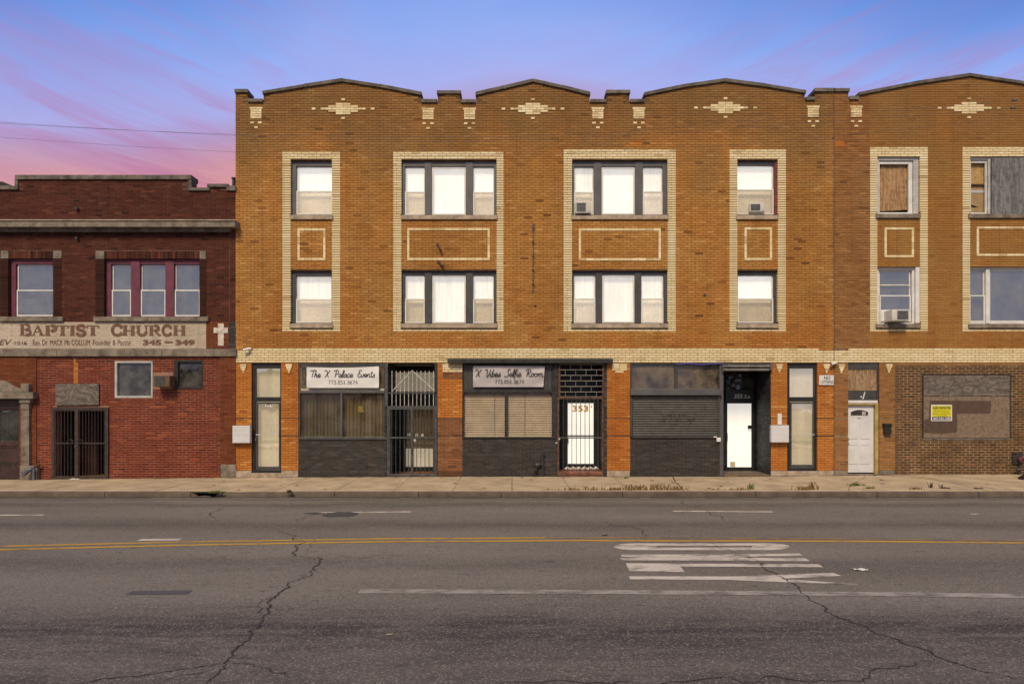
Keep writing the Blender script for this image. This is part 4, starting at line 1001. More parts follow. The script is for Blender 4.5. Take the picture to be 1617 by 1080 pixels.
# white door of number 355
d3 = dring('door', main, 'paint_black', (1146, 1191.5, 615, 744.5), (2.6, 4.5, 22, 7), Y3 - .06)
dbox('door_leaf', d3, 'panel_glow', (1148.3, 1187.2, 637, 737.8), Y3 - .02, .03)
m = MB()
a, b = P(1158.8, 629, Y3 - .065), P(1173.2, 622.2, Y3 - .065); bfont(m, '355', (a[0], b[0], a[1], b[1]), Y3 - .065, .03, shear=.2)
g = dict(SCRIPT); a, b = P(1174.5, 628.3, Y3 - .065), P(1184.5, 623.2, Y3 - .065); draw_script(m, 'Suite', (a[0], b[0], a[1], b[1] - a[1]), Y3 - .065, .2)
m.build('number', MT['ink_white'], d3)
dbox('transom_pane', d3, 'glass_dark', (1147, 1191, 590, 614.6), Y3 + .02, .008); dbox('note', d3, 'paper_yellow', (1158.4, 1174.2, 601, 613), Y3 + .04, .004)
dbox('closer', d3, 'paint_black', (1181.5, 1188, 671.5, 677), Y3 - .09, .05); dbox('handle', d3, 'galvanised', (1148, 1149.3, 684, 697), Y3 - .1, .03)
dbox('scuff', d3, 'wall_cream', (1153, 1161, 729, 737), Y3 - .0215, .001)

# ---- shop front two
s2 = ring(MB(), (730.2, 876.8, 573.8, 691.4), (2, 5, 2.5, 1.8), .03, .15); s2.pbox((732.2, 871.8, 615.4, 620), .01, .15); s2.pbox((797, 801.2, 620, 689.6), .01, .15)
s2 = s2.build('shop_window', MT['paint_black_worn'], main, bevel=.005)
x = 732.4
while x < 871.6:
    pb('board', s2, MT['paint_charcoal'], (x + .2, min(x + 6.6, 871.8) - .2, 576.2, 615.5), .055 + rnd.uniform(-.003, .003), .09); x += 6.6
for (a, b) in ((732.2, 797), (801.2, 871.8)):
    n = 19; h = (689.6 - 620) / n
    for k in range(n):
        m = MB(); z = 620 + k * h; m.v = [(fx(a + .2), .160, fz(z + h * .025)), (fx(b - .2), .160, fz(z + h * .025)), (fx(b - .2), .125, fz(z + h * .97)), (fx(a + .2), .125, fz(z + h * .97)), (fx(a + .2), .164, fz(z + h * .025)), (fx(b - .2), .164, fz(z + h * .025)), (fx(b - .2), .128, fz(z + h)), (fx(a + .2), .128, fz(z + h))]
        m.f = [(0, 1, 2, 3), (7, 6, 5, 4), (0, 4, 5, 1)]; m.mi = [0] * 3; m.t = [.5] * 3; m.build('blind_slat', MT['blind_tan'], s2)
    pb('backing', s2, MT['blind_tan'], (a, b, 618, 691), .19, .2)
    pb('pane', s2, MT['glass_clear'], (a - .2, b + .2, 619.8, 689.8), .1, .107)
for px in (781, 829): MB().path([(fx(px), .117, fz(621)), (fx(px), .117, fz(688))], .006, 5).build('blind_cord', MT['ink_grey'], s2)
pb('ledge', s2, MT['paint_black'], (730, 877, 689.7, 692.6), -.025, .029, .006)
pb('post', s2, MT['paint_black_worn'], (875.4, 879.6, 573.8, 692), -.012, .028, .004)
m = MB(); m.pbox((706.5, 968, 566, 573.4), -.16, -.012, at=-.16); m.build('beam', MT['paint_black_worn'], main, bevel=.012)

# ---- shop front three
s3 = ring(MB(), (995.7, 1140.8, 573.8, 692.4), (2, 5.5, 2.4, 2), .03, .15); s3.pbox((997.7, 1135.3, 613.8, 618), .03, .15); s3.pbox((1066, 1071, 576.2, 613.8), .03, .15)
s3 = s3.build('shop_window', MT['paint_charcoal'], main, bevel=.005)
for r in ((997.5, 1066.2, 576, 614), (1070.8, 1135.5, 576, 614)): pb('pane', s3, MT['glass_dull'], r, .09, .097)
pb('backing', s3, MT['cardboard'], (997, 1136, 574, 616), .30, .31); pb('batten', s3, MT['paint_ochre'], (1127.5, 1131, 577, 614), .12, .14)
m = MB(); m.path([(fx(1067), .0, fz(575.3)), (fx(1085), -.02, fz(574.2)), (fx(1105), -.01, fz(575.8)), (fx(1139), -.02, fz(574))], [.02, .025, .02, .03], 6); m.build('tape', MT['tape_blue'], s3)
m = MB(); m.poly([(P(a, b, .2)[0], P(a, b, .2)[1]) for a, b in reversed([(1103, 582), (1108, 577), (1119, 579), (1122, 590), (1114, 597), (1105, 592)])], .2, .21); m.build('cardboard_scrap', MT['cardboard'], s3)
pb('corner_post', s3, MT['paint_slate'], (1136.4, 1142.2, 573.8, 756), -.012, .02, .004)

# ------------------------------------------------------------------ the church building
church = thing('church_building', 'two storey dark red brick church building with stone cornice and magenta windows', 'building', (fx(120), 0, 0))
K = Bricks(church)
CT = [flat(-160, 26, 299.5), flat(26, 299, 283.3), flat(299, 330, 300.5), flat(330, 357, 295.5), flat(357, 372, 301)]
top_ch = poly_top(CT)
W1 = (13, 83.6, 408.5, 499.6); W2 = (164.5, 315, 408.5, 499.6); W0 = (-137, -66, 408.5, 499.6)
CD = (-48, 31, 631, 770); CG = (83, 172.5, 643.5, 770); CW = (181, 241, 570.5, 628); CW2 = (275, 320.5, 569, 614.5)
ch_holes = [W0, W1, W2, CD, CG, CW, CW2]
stone_occ = [(-200, 373, 347, 366), (-200, 372, 551, 563), (-3, 98, 500, 507.5), (147, 328.5, 500, 507.5), (-200, -60, 500, 507.5),
             (1, 13, 396, 408.5), (83.6, 97, 396, 408.5), (150.5, 164.5, 396.5, 409), (315, 325.5, 396.5, 409), (348, 373, 733, 770), (28, 60, 735, 770), (240.5, 273, 590.5, 613.5)]
sold = [(13, 83.6, 396.5, 408.5), (164.5, 315, 397, 409)]
stacks = [(0.5, 13, 408.5, 500), (83.6, 97, 408.5, 500), (150.5, 164.5, 409, 500), (315, 325.5, 409, 500)]
band = (-160, 325.5, 508.5, 551)
for r in sold:
    n = round((r[1] - r[0]) / 3.9); ww = (r[1] - r[0]) / n
    for i in range(n): K.add('brick', 'brick_maroon', r[0] + i * ww + .35, r[0] + (i + 1) * ww - .35, r[2], r[3] - .4, rnd.uniform(-.004, .002), full=True)
for r in stacks: K.field('brick', 'brick_maroon_dark', r, bond='stack', pitch=99, gz=1.0, y=-.012)
K.field('brick', 'brick_maroon', (-160, 372, 283, 347), stone_occ, top_ch, gz=.8, gx=.7)
K.field('brick', 'brick_maroon', (-160, 372, 366, 508.5), stone_occ + sold + stacks + ch_holes + [(361.5, 363, 366, 508)], gz=.8, gx=.7)
K.field('brick', 'brick_white_paint', band, stone_occ, gz=.35, gx=.3)
K.field('brick', 'brick_rust', (325.5, 361, 508.5, 551), gz=.4, gx=.35); K.field('brick', 'brick_black_paint', (361, 372.6, 508.5, 551), gz=.5)
K.field('brick', 'brick_rust', (-160, 58, 563, 760), stone_occ + ch_holes, gz=.35, gx=.3, y=-.02)
K.field('brick', 'brick_red', (58, 348, 563, 759), stone_occ + ch_holes + [(116, 119.5, 568, 606), (120, 123.5, 572, 606)], gz=1.0, gx=.9, pitch=12.8)
K.field('brick', 'brick_orange', (116.2, 123.4, 568, 606), bond='stack', pitch=99, gz=.8)
K.field('brick', 'brick_rust', (348, 372.4, 563, 733), gz=.45, gx=.4, y=-.02)
wallbody('wall', church, 'mortar_maroon', (-160, 372.6, 301, 563), [grow(h) for h in ch_holes])
wallbody('wall', church, 'mortar_pink', (58, 348, 563.4, 770), [grow(h) for h in ch_holes])
m = MB(); m.box(fx(-160), fx(325.3), .0035, .0065, fz(550.9), fz(508.8)); m.build('band_mortar', MT['mortar_white'], church)
wallbody('pier', church, 'mortar_maroon', (-160, 57.8, 563.4, 770), [grow(h) for h in ch_holes], y0=-.014)
wallbody('pier', church, 'mortar_maroon', (348.2, 372.6, 563.4, 770), [], y0=-.014)
m = MB(); m.box(fx(26.3), fx(298.7), .007, .36, fz(300.7), fz(283.3)); m.box(fx(330.3), fx(356.7), .007, .36, fz(300.7), fz(295.5)); m.build('parapet', MT['mortar_maroon'], church)
def cop(x0, x1, a, b, n=1):
    for i in range(n):
        u, v = x0 + (x1 - x0) * i / n, x0 + (x1 - x0) * (i + 1) / n
        pb('coping_stone', church, MT['coping_stone'], (u + .12, v - .12, a, b), -.05, .38, .008)
cop(23, 302, 276.2, 283.2, 4); cop(-160, 27.6, 293.5, 299.4, 2); cop(297, 331, 296.2, 300.9); cop(326.5, 360, 290.2, 295.3); cop(356.6, 372.4, 293.2, 301)
pb('coping_end', church, MT['coping_stone'], (22.6, 27.8, 283.5, 293.3), -.03, .3, .006); pb('coping_end', church, MT['coping_stone'], (297.2, 302.4, 283.5, 296), -.03, .3, .006)
# string of bricks under the copings, cornice, ledges
x = -160
while x < 371:
    x2 = min(x + 69, 371.5)
    pb('cornice_stone', church, MT['limestone_grey'], (x + .1, x2 - .1, 348.6, 358.4), -.26, .1, .006); pb('cornice_cap', church, MT['limestone'], (x + .1, x2 - .1, 346.6, 348.4), -.29, .1, .004)
    pb('cornice_moulding', church, MT['coping_stone'], (x + .1, min(x2, 364) - .1, 358.6, 365.8), -.12, .1, .015); x = x2
n = 138
for i in range(n):
    x = -160 + i * 522 / n; K.add('brick', 'brick_maroon_dark', x + .3, x + 522 / n - .3, 366.2, 372, -.02, full=False)
x = -160
while x < 372:
    x2 = min(x + 83, 372.6); pb('ledge_stone', church, MT['limestone_grey'], (x + .12, x2 - .12, 551.2, 562.6), -.07, .1, .008); x = x2
for r in ((1, 13, 396, 408.4), (83.7, 97, 396, 408.4), (150.6, 164.4, 396.4, 409), (315.1, 325.4, 396.4, 409)): pb('stone_block', church, MT['limestone_grey'], r, -.02, .1, .006)
for r in ((-3, 98.5, 500, 507.2), (147, 239, 500, 507.2), (239.3, 328.5, 500, 507.2)): pb('sill', church, MT['limestone_grey'], r, -.07, .12, .008)
window(church, W1, [(22, 82, 416.5, 498.6, 'dh', 'reflected_sky_blue', 'reflected_sky_blue', 457.5)], 'paint_magenta', (8, 1.4, 7.5, .8), None, 'paint_white', glassmat='glass_mirror')
window(church, W0, [(-128, -68, 416.5, 498.6, 'dh', 'reflected_sky_blue', 'reflected_sky_blue', 457.5)], 'paint_magenta', (8, 1.4, 7.5, .8), None, 'paint_white', glassmat='glass_mirror')
w2 = window(church, W2, [(173, 204, 417, 498.8, 'dh', 'reflected_sky_blue', 'reflected_sky_blue', 457.5), (219, 258.6, 417, 498.8, 'dh', 'reflected_sky_blue', 'reflected_sky_blue', 457.5), (273, 313.4, 417, 498.8, 'dh', 'reflected_sky_blue', 'reflected_sky_blue', 457.5)],
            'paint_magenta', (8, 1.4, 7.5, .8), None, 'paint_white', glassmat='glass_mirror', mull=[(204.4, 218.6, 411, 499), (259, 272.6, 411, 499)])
wm = ring(MB(), CW, (3.4, 2.6, 2.6, 3), .0, .12).build('window', MT['vinyl_grey'], church, bevel=.004)
pb('pane', wm, MT['glass_dark'], (184, 238.8, 573, 625.4), .07, .078); pb('backing', wm, MT['shade_grey'], (182, 201, 571, 628), .2, .21); pb('backing', wm, MT['void_black'], (201, 242, 571, 628), .21, .22); pb('backing', wm, MT['shade_grey'], (214, 221, 571, 622), .2, .205)
wm = ring(MB(), CW2, (6, 2.5, 3, 3.4), .0, .12).build('window', MT['iron_black'], church, bevel=.004)
pb('pane', wm, MT['glass_dark'], (280.6, 318.2, 571.6, 611.4), .07, .078); pb('backing', wm, MT['wall_inside'], (276, 320, 569, 614), .2, .21); ring(MB(), (281, 317.8, 572.4, 611), (1, .6, 1.6, .8), .05, .068).build('sash', MT['pipe_dark'], wm)
pb('stone_base', church, MT['limestone_grey'], (348.4, 372.4, 733.2, 764), -.035, .1, .01)
# painted sign band: lettering on the white bricks
m = MB(); yl = -.0085
draw_serif(m, 'B', (fx(30.5), fx(49), fz(529.8), (529.8 - 512) / PPM), yl, 1.1); draw_serif(m, 'APTIST', (fx(48.8), fx(157), fz(529.8), (529.8 - 514) / PPM), yl, 1.25)
m.build('lettering', MT['ink_maroon'], church); m = MB()
draw_serif(m, 'C', (fx(174.5), fx(195), fz(529.8), (529.8 - 513) / PPM), yl, 1.15); draw_serif(m, 'HURCH', (fx(193), fx(294), fz(529.8), (529.8 - 514) / PPM), yl, 1.2)
sg = m.build('lettering', MT['ink_maroon'], church)
m = MB(); bfont(m, 'REV', pxbox(-11, 18.8, 536.3, 545), yl, .01, shear=.3); bfont(m, '11:50 A.M.', pxbox(22, 43, 539, 544.8), yl, .004)
bfont(m, 'Rev. Dr. MACK Mc COLLUM', pxbox(52, 142, 536.3, 545.2), yl, .0); bfont(m, 'Founder & Pastor', pxbox(147, 207.5, 536.6, 545), yl, .0)
m.build('lettering', MT['ink_dim'], church)
m = MB(); bfont(m, '345', pxbox(225.8, 255, 536.4, 545.2), yl, .04); bfont(m, '349', pxbox(276.8, 308, 536.4, 545.2), yl, .05); m.face([(fx(260), yl, fz(541.6)), (fx(273), yl, fz(541.6)), (fx(273), yl, fz(539.4)), (fx(260), yl, fz(539.4))]); m.build('lettering', MT['ink_maroon'], church)
m = MB(); m.pbox((344.4, 353.6, 510.8, 545.8), -.014, .0); m.pbox((337.6, 344.3, 517.4, 526), -.014, .0); m.pbox((353.7, 360, 517.4, 526), -.014, .0); m.build('painted_cross', MT['paint_cross'], church)
# stone doorway at the far end
m = MB(); pts = [(-52, 619), (44, 619), (44, 606), (33, 606)]
sw = [(33, 613.6), (26, 612.6), (19, 609), (13, 604.5), (7, 601.4), (0, 600.6), (-8.5, 601), (-17, 600.6), (-24, 601.4), (-30, 604.5), (-36, 609), (-43, 612.6), (-50, 613.6)]
m.poly([P(-50, 618.8, -.12), P(33, 618.8, -.12)] + [P(a, b, -.12) for a, b in sw], -.12, .0); m.build('pediment', MT['limestone_grey'], church, bevel=.008)
for r in ((32.6, 45, 605.6, 618.6), (-62, -49.8, 605.6, 618.6)): pb('pediment_block', church, MT['limestone_grey'], r, -.15, .0, .008)
pb('door_cornice', church, MT['limestone_grey'], (-69, 52, 619, 629.6), -.2, .0, .01)
for s in (1, -1):
    X = lambda a: a if s > 0 else -17 - a
    rr = lambda a, b, c, d: (min(X(a), X(b)), max(X(a), X(b)), c, d)
    pb('capital', church, MT['limestone_grey'], rr(30, 47, 630, 636.5), -.15, .0, .01); pb('capital', church, MT['limestone_grey'], rr(32, 45.5, 636.8, 647), -.12, .0, .02)
    pb('pilaster', church, MT['limestone_grey'], rr(32.6, 45.6, 647.3, 735), -.10, .0, .008); pb('pilaster_base', church, MT['limestone_grey'], rr(31, 58, 735.3, 764), -.13, .0, .01)
dr = ring(MB(), (-47.6, 30.6, 631.4, 758), (3, 3, 14, 2), .05, .2).build('door', MT['door_brown'], church)
for (a, b) in ((-44.6, -9), (-8, 27.6)):
    ring(MB(), (a, b, 645.6, 756), (2, 2, 2.5, 52), .08, .14).build('door_leaf', MT['door_brown'], dr, bevel=.005)
    pb('pane', dr, MT['glass_mirror'], (a + 2, b - 2, 648, 704), .12, .128); pb('backing', dr, MT['curtain_dark'], (a, b, 647, 705), .25, .26)
    for k in range(9): m = MB(); xx = fx(a + 3.4 + k * (b - a - 6.8) / 8); m.path([(xx, .095, fz(696)), (xx, .095, fz(648))], .007, 5); m.build('door_bar', MT['iron_black'], dr)
    pb('door_rail', dr, MT['door_brown'], (a, b, 697, 703.6), .06, .079, .006); pb('door_moulding', dr, MT['door_maroon'], (a + 4, b - 7, 705.5, 708), .065, .079, .004)
yy = .076
for s in ([(-3, 735), (0, 729), (3, 733), (5, 729), (5, 737)], [(8, 730), (7, 736), (11, 736)], [(8, 733), (11, 732.5)], [(13, 729), (12, 737), (15, 733), (18, 730), (20, 734), (24, 729.5)], [(17, 737), (22, 734), (26, 728)]):
    m = MB(); ribbon(m, [(fx(a), fz(b)) for a, b in catmull(s, 4)], yy, .022); m.build('graffiti', MT['ink_black'], dr)
pb('doorstep', church, MT['limestone_grey'], (-47.8, 30.8, 758.3, 766), -.1, .3, .01)
# entrance behind the church gate
m = MB(); X0, X1 = fx(82), fx(174); m.box(X0 - .2, X0, .403, 1.5, -.4, fz(640)); m.box(X1, X1 + .2, .403, 1.5, -.4, fz(640)); m.box(X0 - .2, X1 + .2, 1.5, 1.6, -.4, fz(640)); m.box(X0 - .2, X1 + .2, .403, 1.6, fz(640), fz(638)); m.build('entrance_wall', MT['wall_inside'], church)
m = MB(); m.box(fx(83.4), fx(172.2), .0, .4, -.3, -.065); m.box(X0 + .003, X1 - .003, .4, 1.5, -.3, -.065); m.build('entrance_floor', MT['mortar_tan'], church)
m = MB(); m.box(fx(84), fx(118), 1.0, 1.05, -.06, fz(655)); m.build('inner_door', MT['door_maroon'], church)
m = MB(); m.box(fx(-160), fx(372.4), .42, 16, fz(303), fz(301.5)); m.build('roof', MT['roof_tar'], church)
m = MB(); m.box(fx(-160), fx(-155), .42, 16, -.5, fz(303.4)); m.box(fx(-160), fx(372.4), 15.7, 15.98, -.5, fz(303.4)); m.build('side_wall', MT['brick_rust'], church)
m = MB(); m.box(fx(-155), fx(372), 2.2, 2.3, -.3, fz(304)); m.build('inner_wall', MT['wall_inside'], church)
K.finish()

# ------------------------------------------------------------------ the tan building on the other side
tan = thing('corner_building', 'three storey tan brick building with boarded openings, a white door and pale window frames', 'building', (fx(1550), 0, 0))
T = Bricks(tan)
TT = [flat(1317, 1340, 145.5), flat(1340, 1356, 158), gable([(1356, 151.5), (1440, 135), (1531, 121.5), (1622, 135), (1706, 151.5)]), flat(1706, 1722, 158), flat(1722, 1760, 145.5)]
RG = [(1374, 1465, 233, 525, 'one', (1385.5, 1452.5)), (1520, 1695, 232.5, 525, 'one', (1532, 1683))]
UP2 = (247, 337.5); LO2 = (421, 511)
r_holes = []; r_occ = []
_ou, _ol = OPEN_UP, OPEN_LO; OPEN_UP, OPEN_LO = UP2, LO2
for g in RG:
    a, b = g[5]; r_holes += [(a, b, *UP2), (a, b, *LO2)]; r_occ += [(a - 1.5, b + 1.5, 337.5, 344.5), (a - 1.5, b + 1.5, 511, 518)]
def surrounds_r():
    out = []
    for (x0, x1, ya, yb, kind, (a, b)) in RG:
        ya, yb = sn(ya), sn(yb); yt, ybm = sn(246.5), sn(517.8); hh = [(a, b, *UP2), (a, b, *LO2), (a - 1.5, b + 1.5, 337.5, 344.5), (a - 1.5, b + 1.5, 511, 518)]
        for r in ((x0, x1, ya, yt), (x0, x1, ybm, yb)): T.field('trim_brick', 'brick_cream', r, hh, gz=.75, y=-.004, origin=x0)
        for (p, q) in ((x0, a - .2), (b + .2, x1)): T.field('trim_brick', 'brick_cream', (p, q, yt, ybm), hh, bond='stack', pitch=99, origin=p - 1, gz=1.0, y=-.004)
        out += [(x0, x1, ya, yt), (x0, x1, ybm, yb), (x0, a, yt, ybm), (b, x1, yt, ybm)]
    return out
r_occ += surrounds_r()
OPEN_UP, OPEN_LO = _ou, _ol
rb = [(1317, 1340, sn(555), 573.6), (1340, 1760, sn(551), 573.6)]
for r in rb: T.field('trim_brick', 'brick_cream', r, gz=.75, origin=4)
r_occ += rb
RD = (1339.5, 1388.5, 571.5, 770); RB = (1456.5, 1596, 591.5, 692.5)
r_holes += [RD]
rp = [(1317.4, 1339.5), (1388.5, 1413.5)]; gr = []
for p in rp: gr += [(*p, 659.4, 660.8), (*p, 687.4, 688.8)]
for q in ((1317.6, 1339.5), (1388.5, 1413.5)):
    for u, v in ((573.6, 659.6), (660.8, 687.4), (688.6, 743)): T.field('brick', 'brick_tan_rough', (*q, u, v), gz=1.0, gx=.7)
lower = (1413.5, 1760, 577, 762)
T.field('brick', 'brick_tan', (1413.5, 1760, 573.6, 577))
T.field('brick', 'brick_dark_brown', lower, [RB], gz=1.5, gx=1.6, pitch=12.3, course=4.0)
rough = (1317.6, 1372, 120, 551)
T.field('brick', 'brick_tan_rough', (1317.6, 1373, 145, sn(551)), r_occ + r_holes, poly_top(TT), gz=1.0, gx=.7)
T.field('brick', 'brick_tan', (1373, 1760, 120, 573.6), r_occ + r_holes, poly_top(TT), gz=.5, gx=.35, jit=.0015)
deco(T, diamond(1530, 171)); deco(T, shield(1352, 167.6)); deco(T, shield(1711, 167.6))
border(T, 1396.5, 1443, 359.5, 406.5); border(T, 1542, 1672, 358, 404.5)
corbel(T, 1328.5, 575); corbel(T, 1403.5, 575)
deco(T, [(1318.5, 1333.5, 223.5, 232), ], 'brick_orange', -.002, 'brick')
wallbody('wall', tan, 'mortar_tan', (1317.2, 1760, 158.5, 573.6), [grow(h) for h in r_holes])
wallbody('wall', tan, 'mortar_light', (1413.6, 1760, 573.8, 770), [grow(h) for h in [RB]])
wallbody('pier', tan, 'mortar_light', (1317.4, 1413.4, 573.8, 770), [grow(RD)])
m = MB()
for x0, x1, pts in TT:
    if max(p[1] for p in pts) < 157: m.poly([(fx(x0 + .3), fz(158.5)), (fx(x1 - .3), fz(158.5))] + [(fx(a), fz(z)) for a, z in reversed(pts)], .007, .4)
m.build('parapet', MT['mortar_tan'], tan); copings(tan, TT)
for p in rp: pb('stone_base', tan, MT['limestone_grey'], (p[0] + .3, p[1] - .3, 743.2, 760), -.03, .1, .008)
for x in (1316.6,): pb('joint_strip', tan, MT['pipe_dark'], (x, x + 1.0, 150, 748), -.004, .02)
m = MB(); m.box(fx(1317.4), fx(1760), .42, 16, fz(178), fz(174)); m.build('roof', MT['roof_tar'], tan)
m = MB(); m.box(fx(1760) - .3, fx(1760), .42, 16, -.5, fz(170)); m.box(fx(1318), fx(1760), 15.7, 16, -.5, fz(170)); m.build('side_wall', MT['brick_stained'], tan)
m = MB(); m.box(fx(1322), fx(1755), 2.2, 2.3, -.3, fz(180)); m.build('inner_wall', MT['wall_inside'], tan)
# upper openings
wn = ring(MB(), (1385.7, 1452.3, 247.3, 337.4), (4, 8, 5, 1), .06, .2).build('window', MT['vinyl_grey'], tan, bevel=.005)
ring(MB(), (1389.8, 1444, 252.4, 336.4), (2.2, 6, 5, 2.4), .10, .16).build('sash', MT['paint_white'], wn, bevel=.004); pb('backing', wn, MT['void_black'], (1388, 1446, 250, 338), .3, .31)
pb('sill', wn, MT['limestone_grey'], (1384, 1454, 337.6, 344.2), -.055, .055, .006)
wn = ring(MB(), (1532.2, 1682.8, 247.3, 337.4), (3, 2, 4, 1), .06, .2).build('window', MT['vinyl_grey'], tan, bevel=.005)
ring(MB(), (1535.4, 1562, 251.5, 336.4), (1.8, 1.8, 4, 2), .10, .16).build('sash', MT['paint_white'], wn, bevel=.004); pb('mullion', wn, MT['vinyl_grey'], (1562.2, 1566, 249, 337), .05, .2)
pb('backing', wn, MT['void_black'], (1533, 1682, 250, 338), .3, .31)
m = MB(); m.poly([(fx(a), fz(b)) for a, b in ((1536.5, 336), (1561.5, 336), (1561.5, 289), (1536.5, 289))], .2, .21); m.build('cardboard', MT['cardboard'], wn)
m = MB(); m.poly([(fx(a), fz(b)) for a, b in ((1536.8, 319), (1552, 323.8), (1545, 324.6), (1538, 322))], .19, .199); m.build('torn_hole', MT['void_black'], wn)
pb('osb_sheet', wn, MT['osb'], (1536.5, 1561.5, 254, 288.6), .2, .21); pb('tape_strip', wn, MT['vinyl_grey'], (1536.5, 1561.5, 297, 301.5), .19, .199); pb('rail', wn, MT['pipe_rust'], (1536.5, 1561.5, 288, 290), .15, .18)
pb('sill', wn, MT['limestone_grey'], (1530.5, 1684.5, 337.6, 344.2), -.055, .055, .006)
wl = window(tan, (1385.7, 1452.3, *LO2), [(1392, 1442, 426, 508, 'dh', 'reflected_sky_blue', 'reflected_sky_blue', 466)], 'paint_white', (5, 9, 4.5, 2), (1384, 1454, 511.2, 517.8), 'vinyl_white', 'limestone_grey', glassmat='glass_mirror')
pb('jamb', wl, MT['paint_white'], (1446, 1452.2, 422, 510), .0, .088); pb('storm_rail', wl, MT['vinyl_white'], (1393, 1441, 448.6, 450.2), .085, .1); pb('side_panel', wl, MT['paint_white'], (1393.5, 1441, 488.5, 507), .08, .1)
wl = window(tan, (1532.2, 1682.8, *LO2), [(1534.5, 1559.5, 424.5, 508, 'dh', 'reflected_sky_blue', 'shade_grey', 466), (1566, 1650, 424.5, 508, 'fix', 'reflected_sky_blue', '', 0), (1656, 1681, 424.5, 508, 'dh', 'reflected_sky_blue', 'shade_grey', 466)],
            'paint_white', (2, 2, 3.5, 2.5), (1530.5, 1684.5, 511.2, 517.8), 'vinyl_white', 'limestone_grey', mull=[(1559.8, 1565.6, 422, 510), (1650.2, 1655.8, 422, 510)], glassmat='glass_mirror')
# white six panel door
td = MB(); td.pbox((1339.8, 1388.3, 571.8, 583.4), .04, .2); td.pbox((1339.8, 1386, 617, 631.6), .05, .2); td.pbox((1386.2, 1388.3, 583.6, 631.6), .03, .2)
td = td.build('door', MT['paint_charcoal'], tan, bevel=.004)
pb('door_head', td, MT['paint_white'], (1340, 1387, 632, 636.4), .03, .2, .004); pb('jamb', td, MT['paint_ochre'], (1383.2, 1388.2, 636.6, 749), .03, .2, .004); pb('jamb', td, MT['paint_ochre'], (1340, 1383, 636.6, 639.6), .04, .2, .004)
dlf = pb('door_leaf', td, MT['door_white'], (1340.2, 1383, 640, 746.6), .12, .17, .004)
for (a, b, c, d) in ((1344, 1357.5, 664, 693.5), (1361.5, 1376.5, 664, 693.5), (1344, 1357.5, 707, 733), (1361.5, 1376.5, 707, 733), (1344, 1357.5, 697, 703.5), (1361.5, 1376.5, 697, 703.5)):
    pb('panel', td, MT['door_white'], (a, b, c, d), .108, .1195, .008)
arch = lambda x0, x1, yb, yt, rise: [(fx(x0), fz(yb)), (fx(x1), fz(yb)), (fx(x1), fz(yt + rise))] + [(fx(x1 + (x0 - x1) * k / 8), fz(yt + rise * (1 - math.sin(math.pi * k / 8)))) for k in range(1, 8)] + [(fx(x0), fz(yt + rise))]
MB().poly(arch(1344.5, 1376, 657.6, 645, 4), .112, .1195).build('light_frame', MT['paint_white'], td); MB().poly(arch(1346.5, 1374, 656, 647, 3.4), .106, .1115).build('light_pane', MT['pipe_dark'], td)
m = MB(); m.pbox((1364.6, 1369.8, 650, 655), .102, .1055); m.build('sticker', MT['paper_white'], td); m = MB(); m.pbox((1366, 1369, 651.6, 653.4), .1, .1015); m.build('sticker_print', MT['ink_grey'], td)
m = MB(); bfont(m, '361', pxbox(1357.2, 1363, 659.4, 661.6), .1185, .02); m.build('number', MT['ink_black'], td)
for py in (693, 700.5): m = MB(); m.path([(fx(1341.8), .12, fz(py)), (fx(1341.8), .07, fz(py))], [.018, .024], 8); m.build('knob', MT['galvanised'], td)
pb('doorstep', td, MT['limestone_grey'], (1339.8, 1388.2, 748.8, 760), -.03, .3, .008); pb('backing', td, MT['void_black'], (1338, 1390, 570, 750), .25, .26)
for (p, q, mt) in (((1364, 630), (1367, 619), .022), ((1361, 628), (1361.6, 625), .018)): m = MB(); ribbon(m, [(fx(p[0]), fz(p[1])), (fx(q[0]), fz(q[1]))], .045, .03); m.build('scratch', MT['ink_white'], td)
T.finish(); B.finish()
# ------------------------------------------------------------------ gates and shutters
def bars(m_parent, xs, z0, z1, y, r, mat, name='bar'):
    first = None
    for x in xs:
        if first is None:
            first = MB().path([(fx(x), y, fz(z0)), (fx(x), y, fz(z1))], r, 6).build(name, MT[mat], m_parent); x_first = x
        else:
            o = first.copy(); C.objects.link(o); o.parent = m_parent; o.location = first.location + Vector((fx(x) - fx(x_first), 0, 0))
def tube(name, par, mat, pts, r, y): return MB().path([(fx(a), y, fz(b)) for a, b in pts], r, 6).build(name, MT[mat], par)
g1 = thing('security_gate', 'grey steel double gate under a white gabled row of bars at the first shop doorway', 'gate', (fx(651), -.02, 0))
ring(MB(), (611.8, 690, 641.2, 752), (2.8, 2.8, 3.4, 2.4), -.035, .0).build('frame', MT['gate_metal'], g1, bevel=.004)
for r in ((615, 650.4, 645, 749.4), (651.6, 686.8, 645, 749.4)): ring(MB(), r, (1.6, 1.6, 1.4, 1.4), -.03, -.005).build('leaf', MT['gate_metal'], g1, bevel=.003)
pb('post', g1, MT['gate_metal'], (650, 652, 645, 752), -.05, -.036, .003); pb('rail', g1, MT['gate_metal'], (613, 689, 690, 692.2), -.045, -.0365, .003)
XB = [618.8 + i * 6.55 for i in range(11)]
bars(g1, XB[:5] + XB[6:], 645, 749, -.018, .009, 'gate_metal'); bars(g1, XB, 585.5, 640.8, .02, .009, 'bar_pale', 'upper_bar')
for a, b in (((619, 618), (651, 585)), ((651, 585), (686, 617))): tube('gable_bar', g1, 'bar_pale', (a, b), .011, .0)
pb('upper_rail', g1, MT['gate_metal'], (613, 689.6, 619.4, 621.6), .0, .035, .003)
m = MB(); m.path([(fx(655.5), -.06, fz(695)), (fx(655.5), -.035, fz(695))], [.035, .04], 10); m.build('lock', MT['vinyl_grey'], g1)
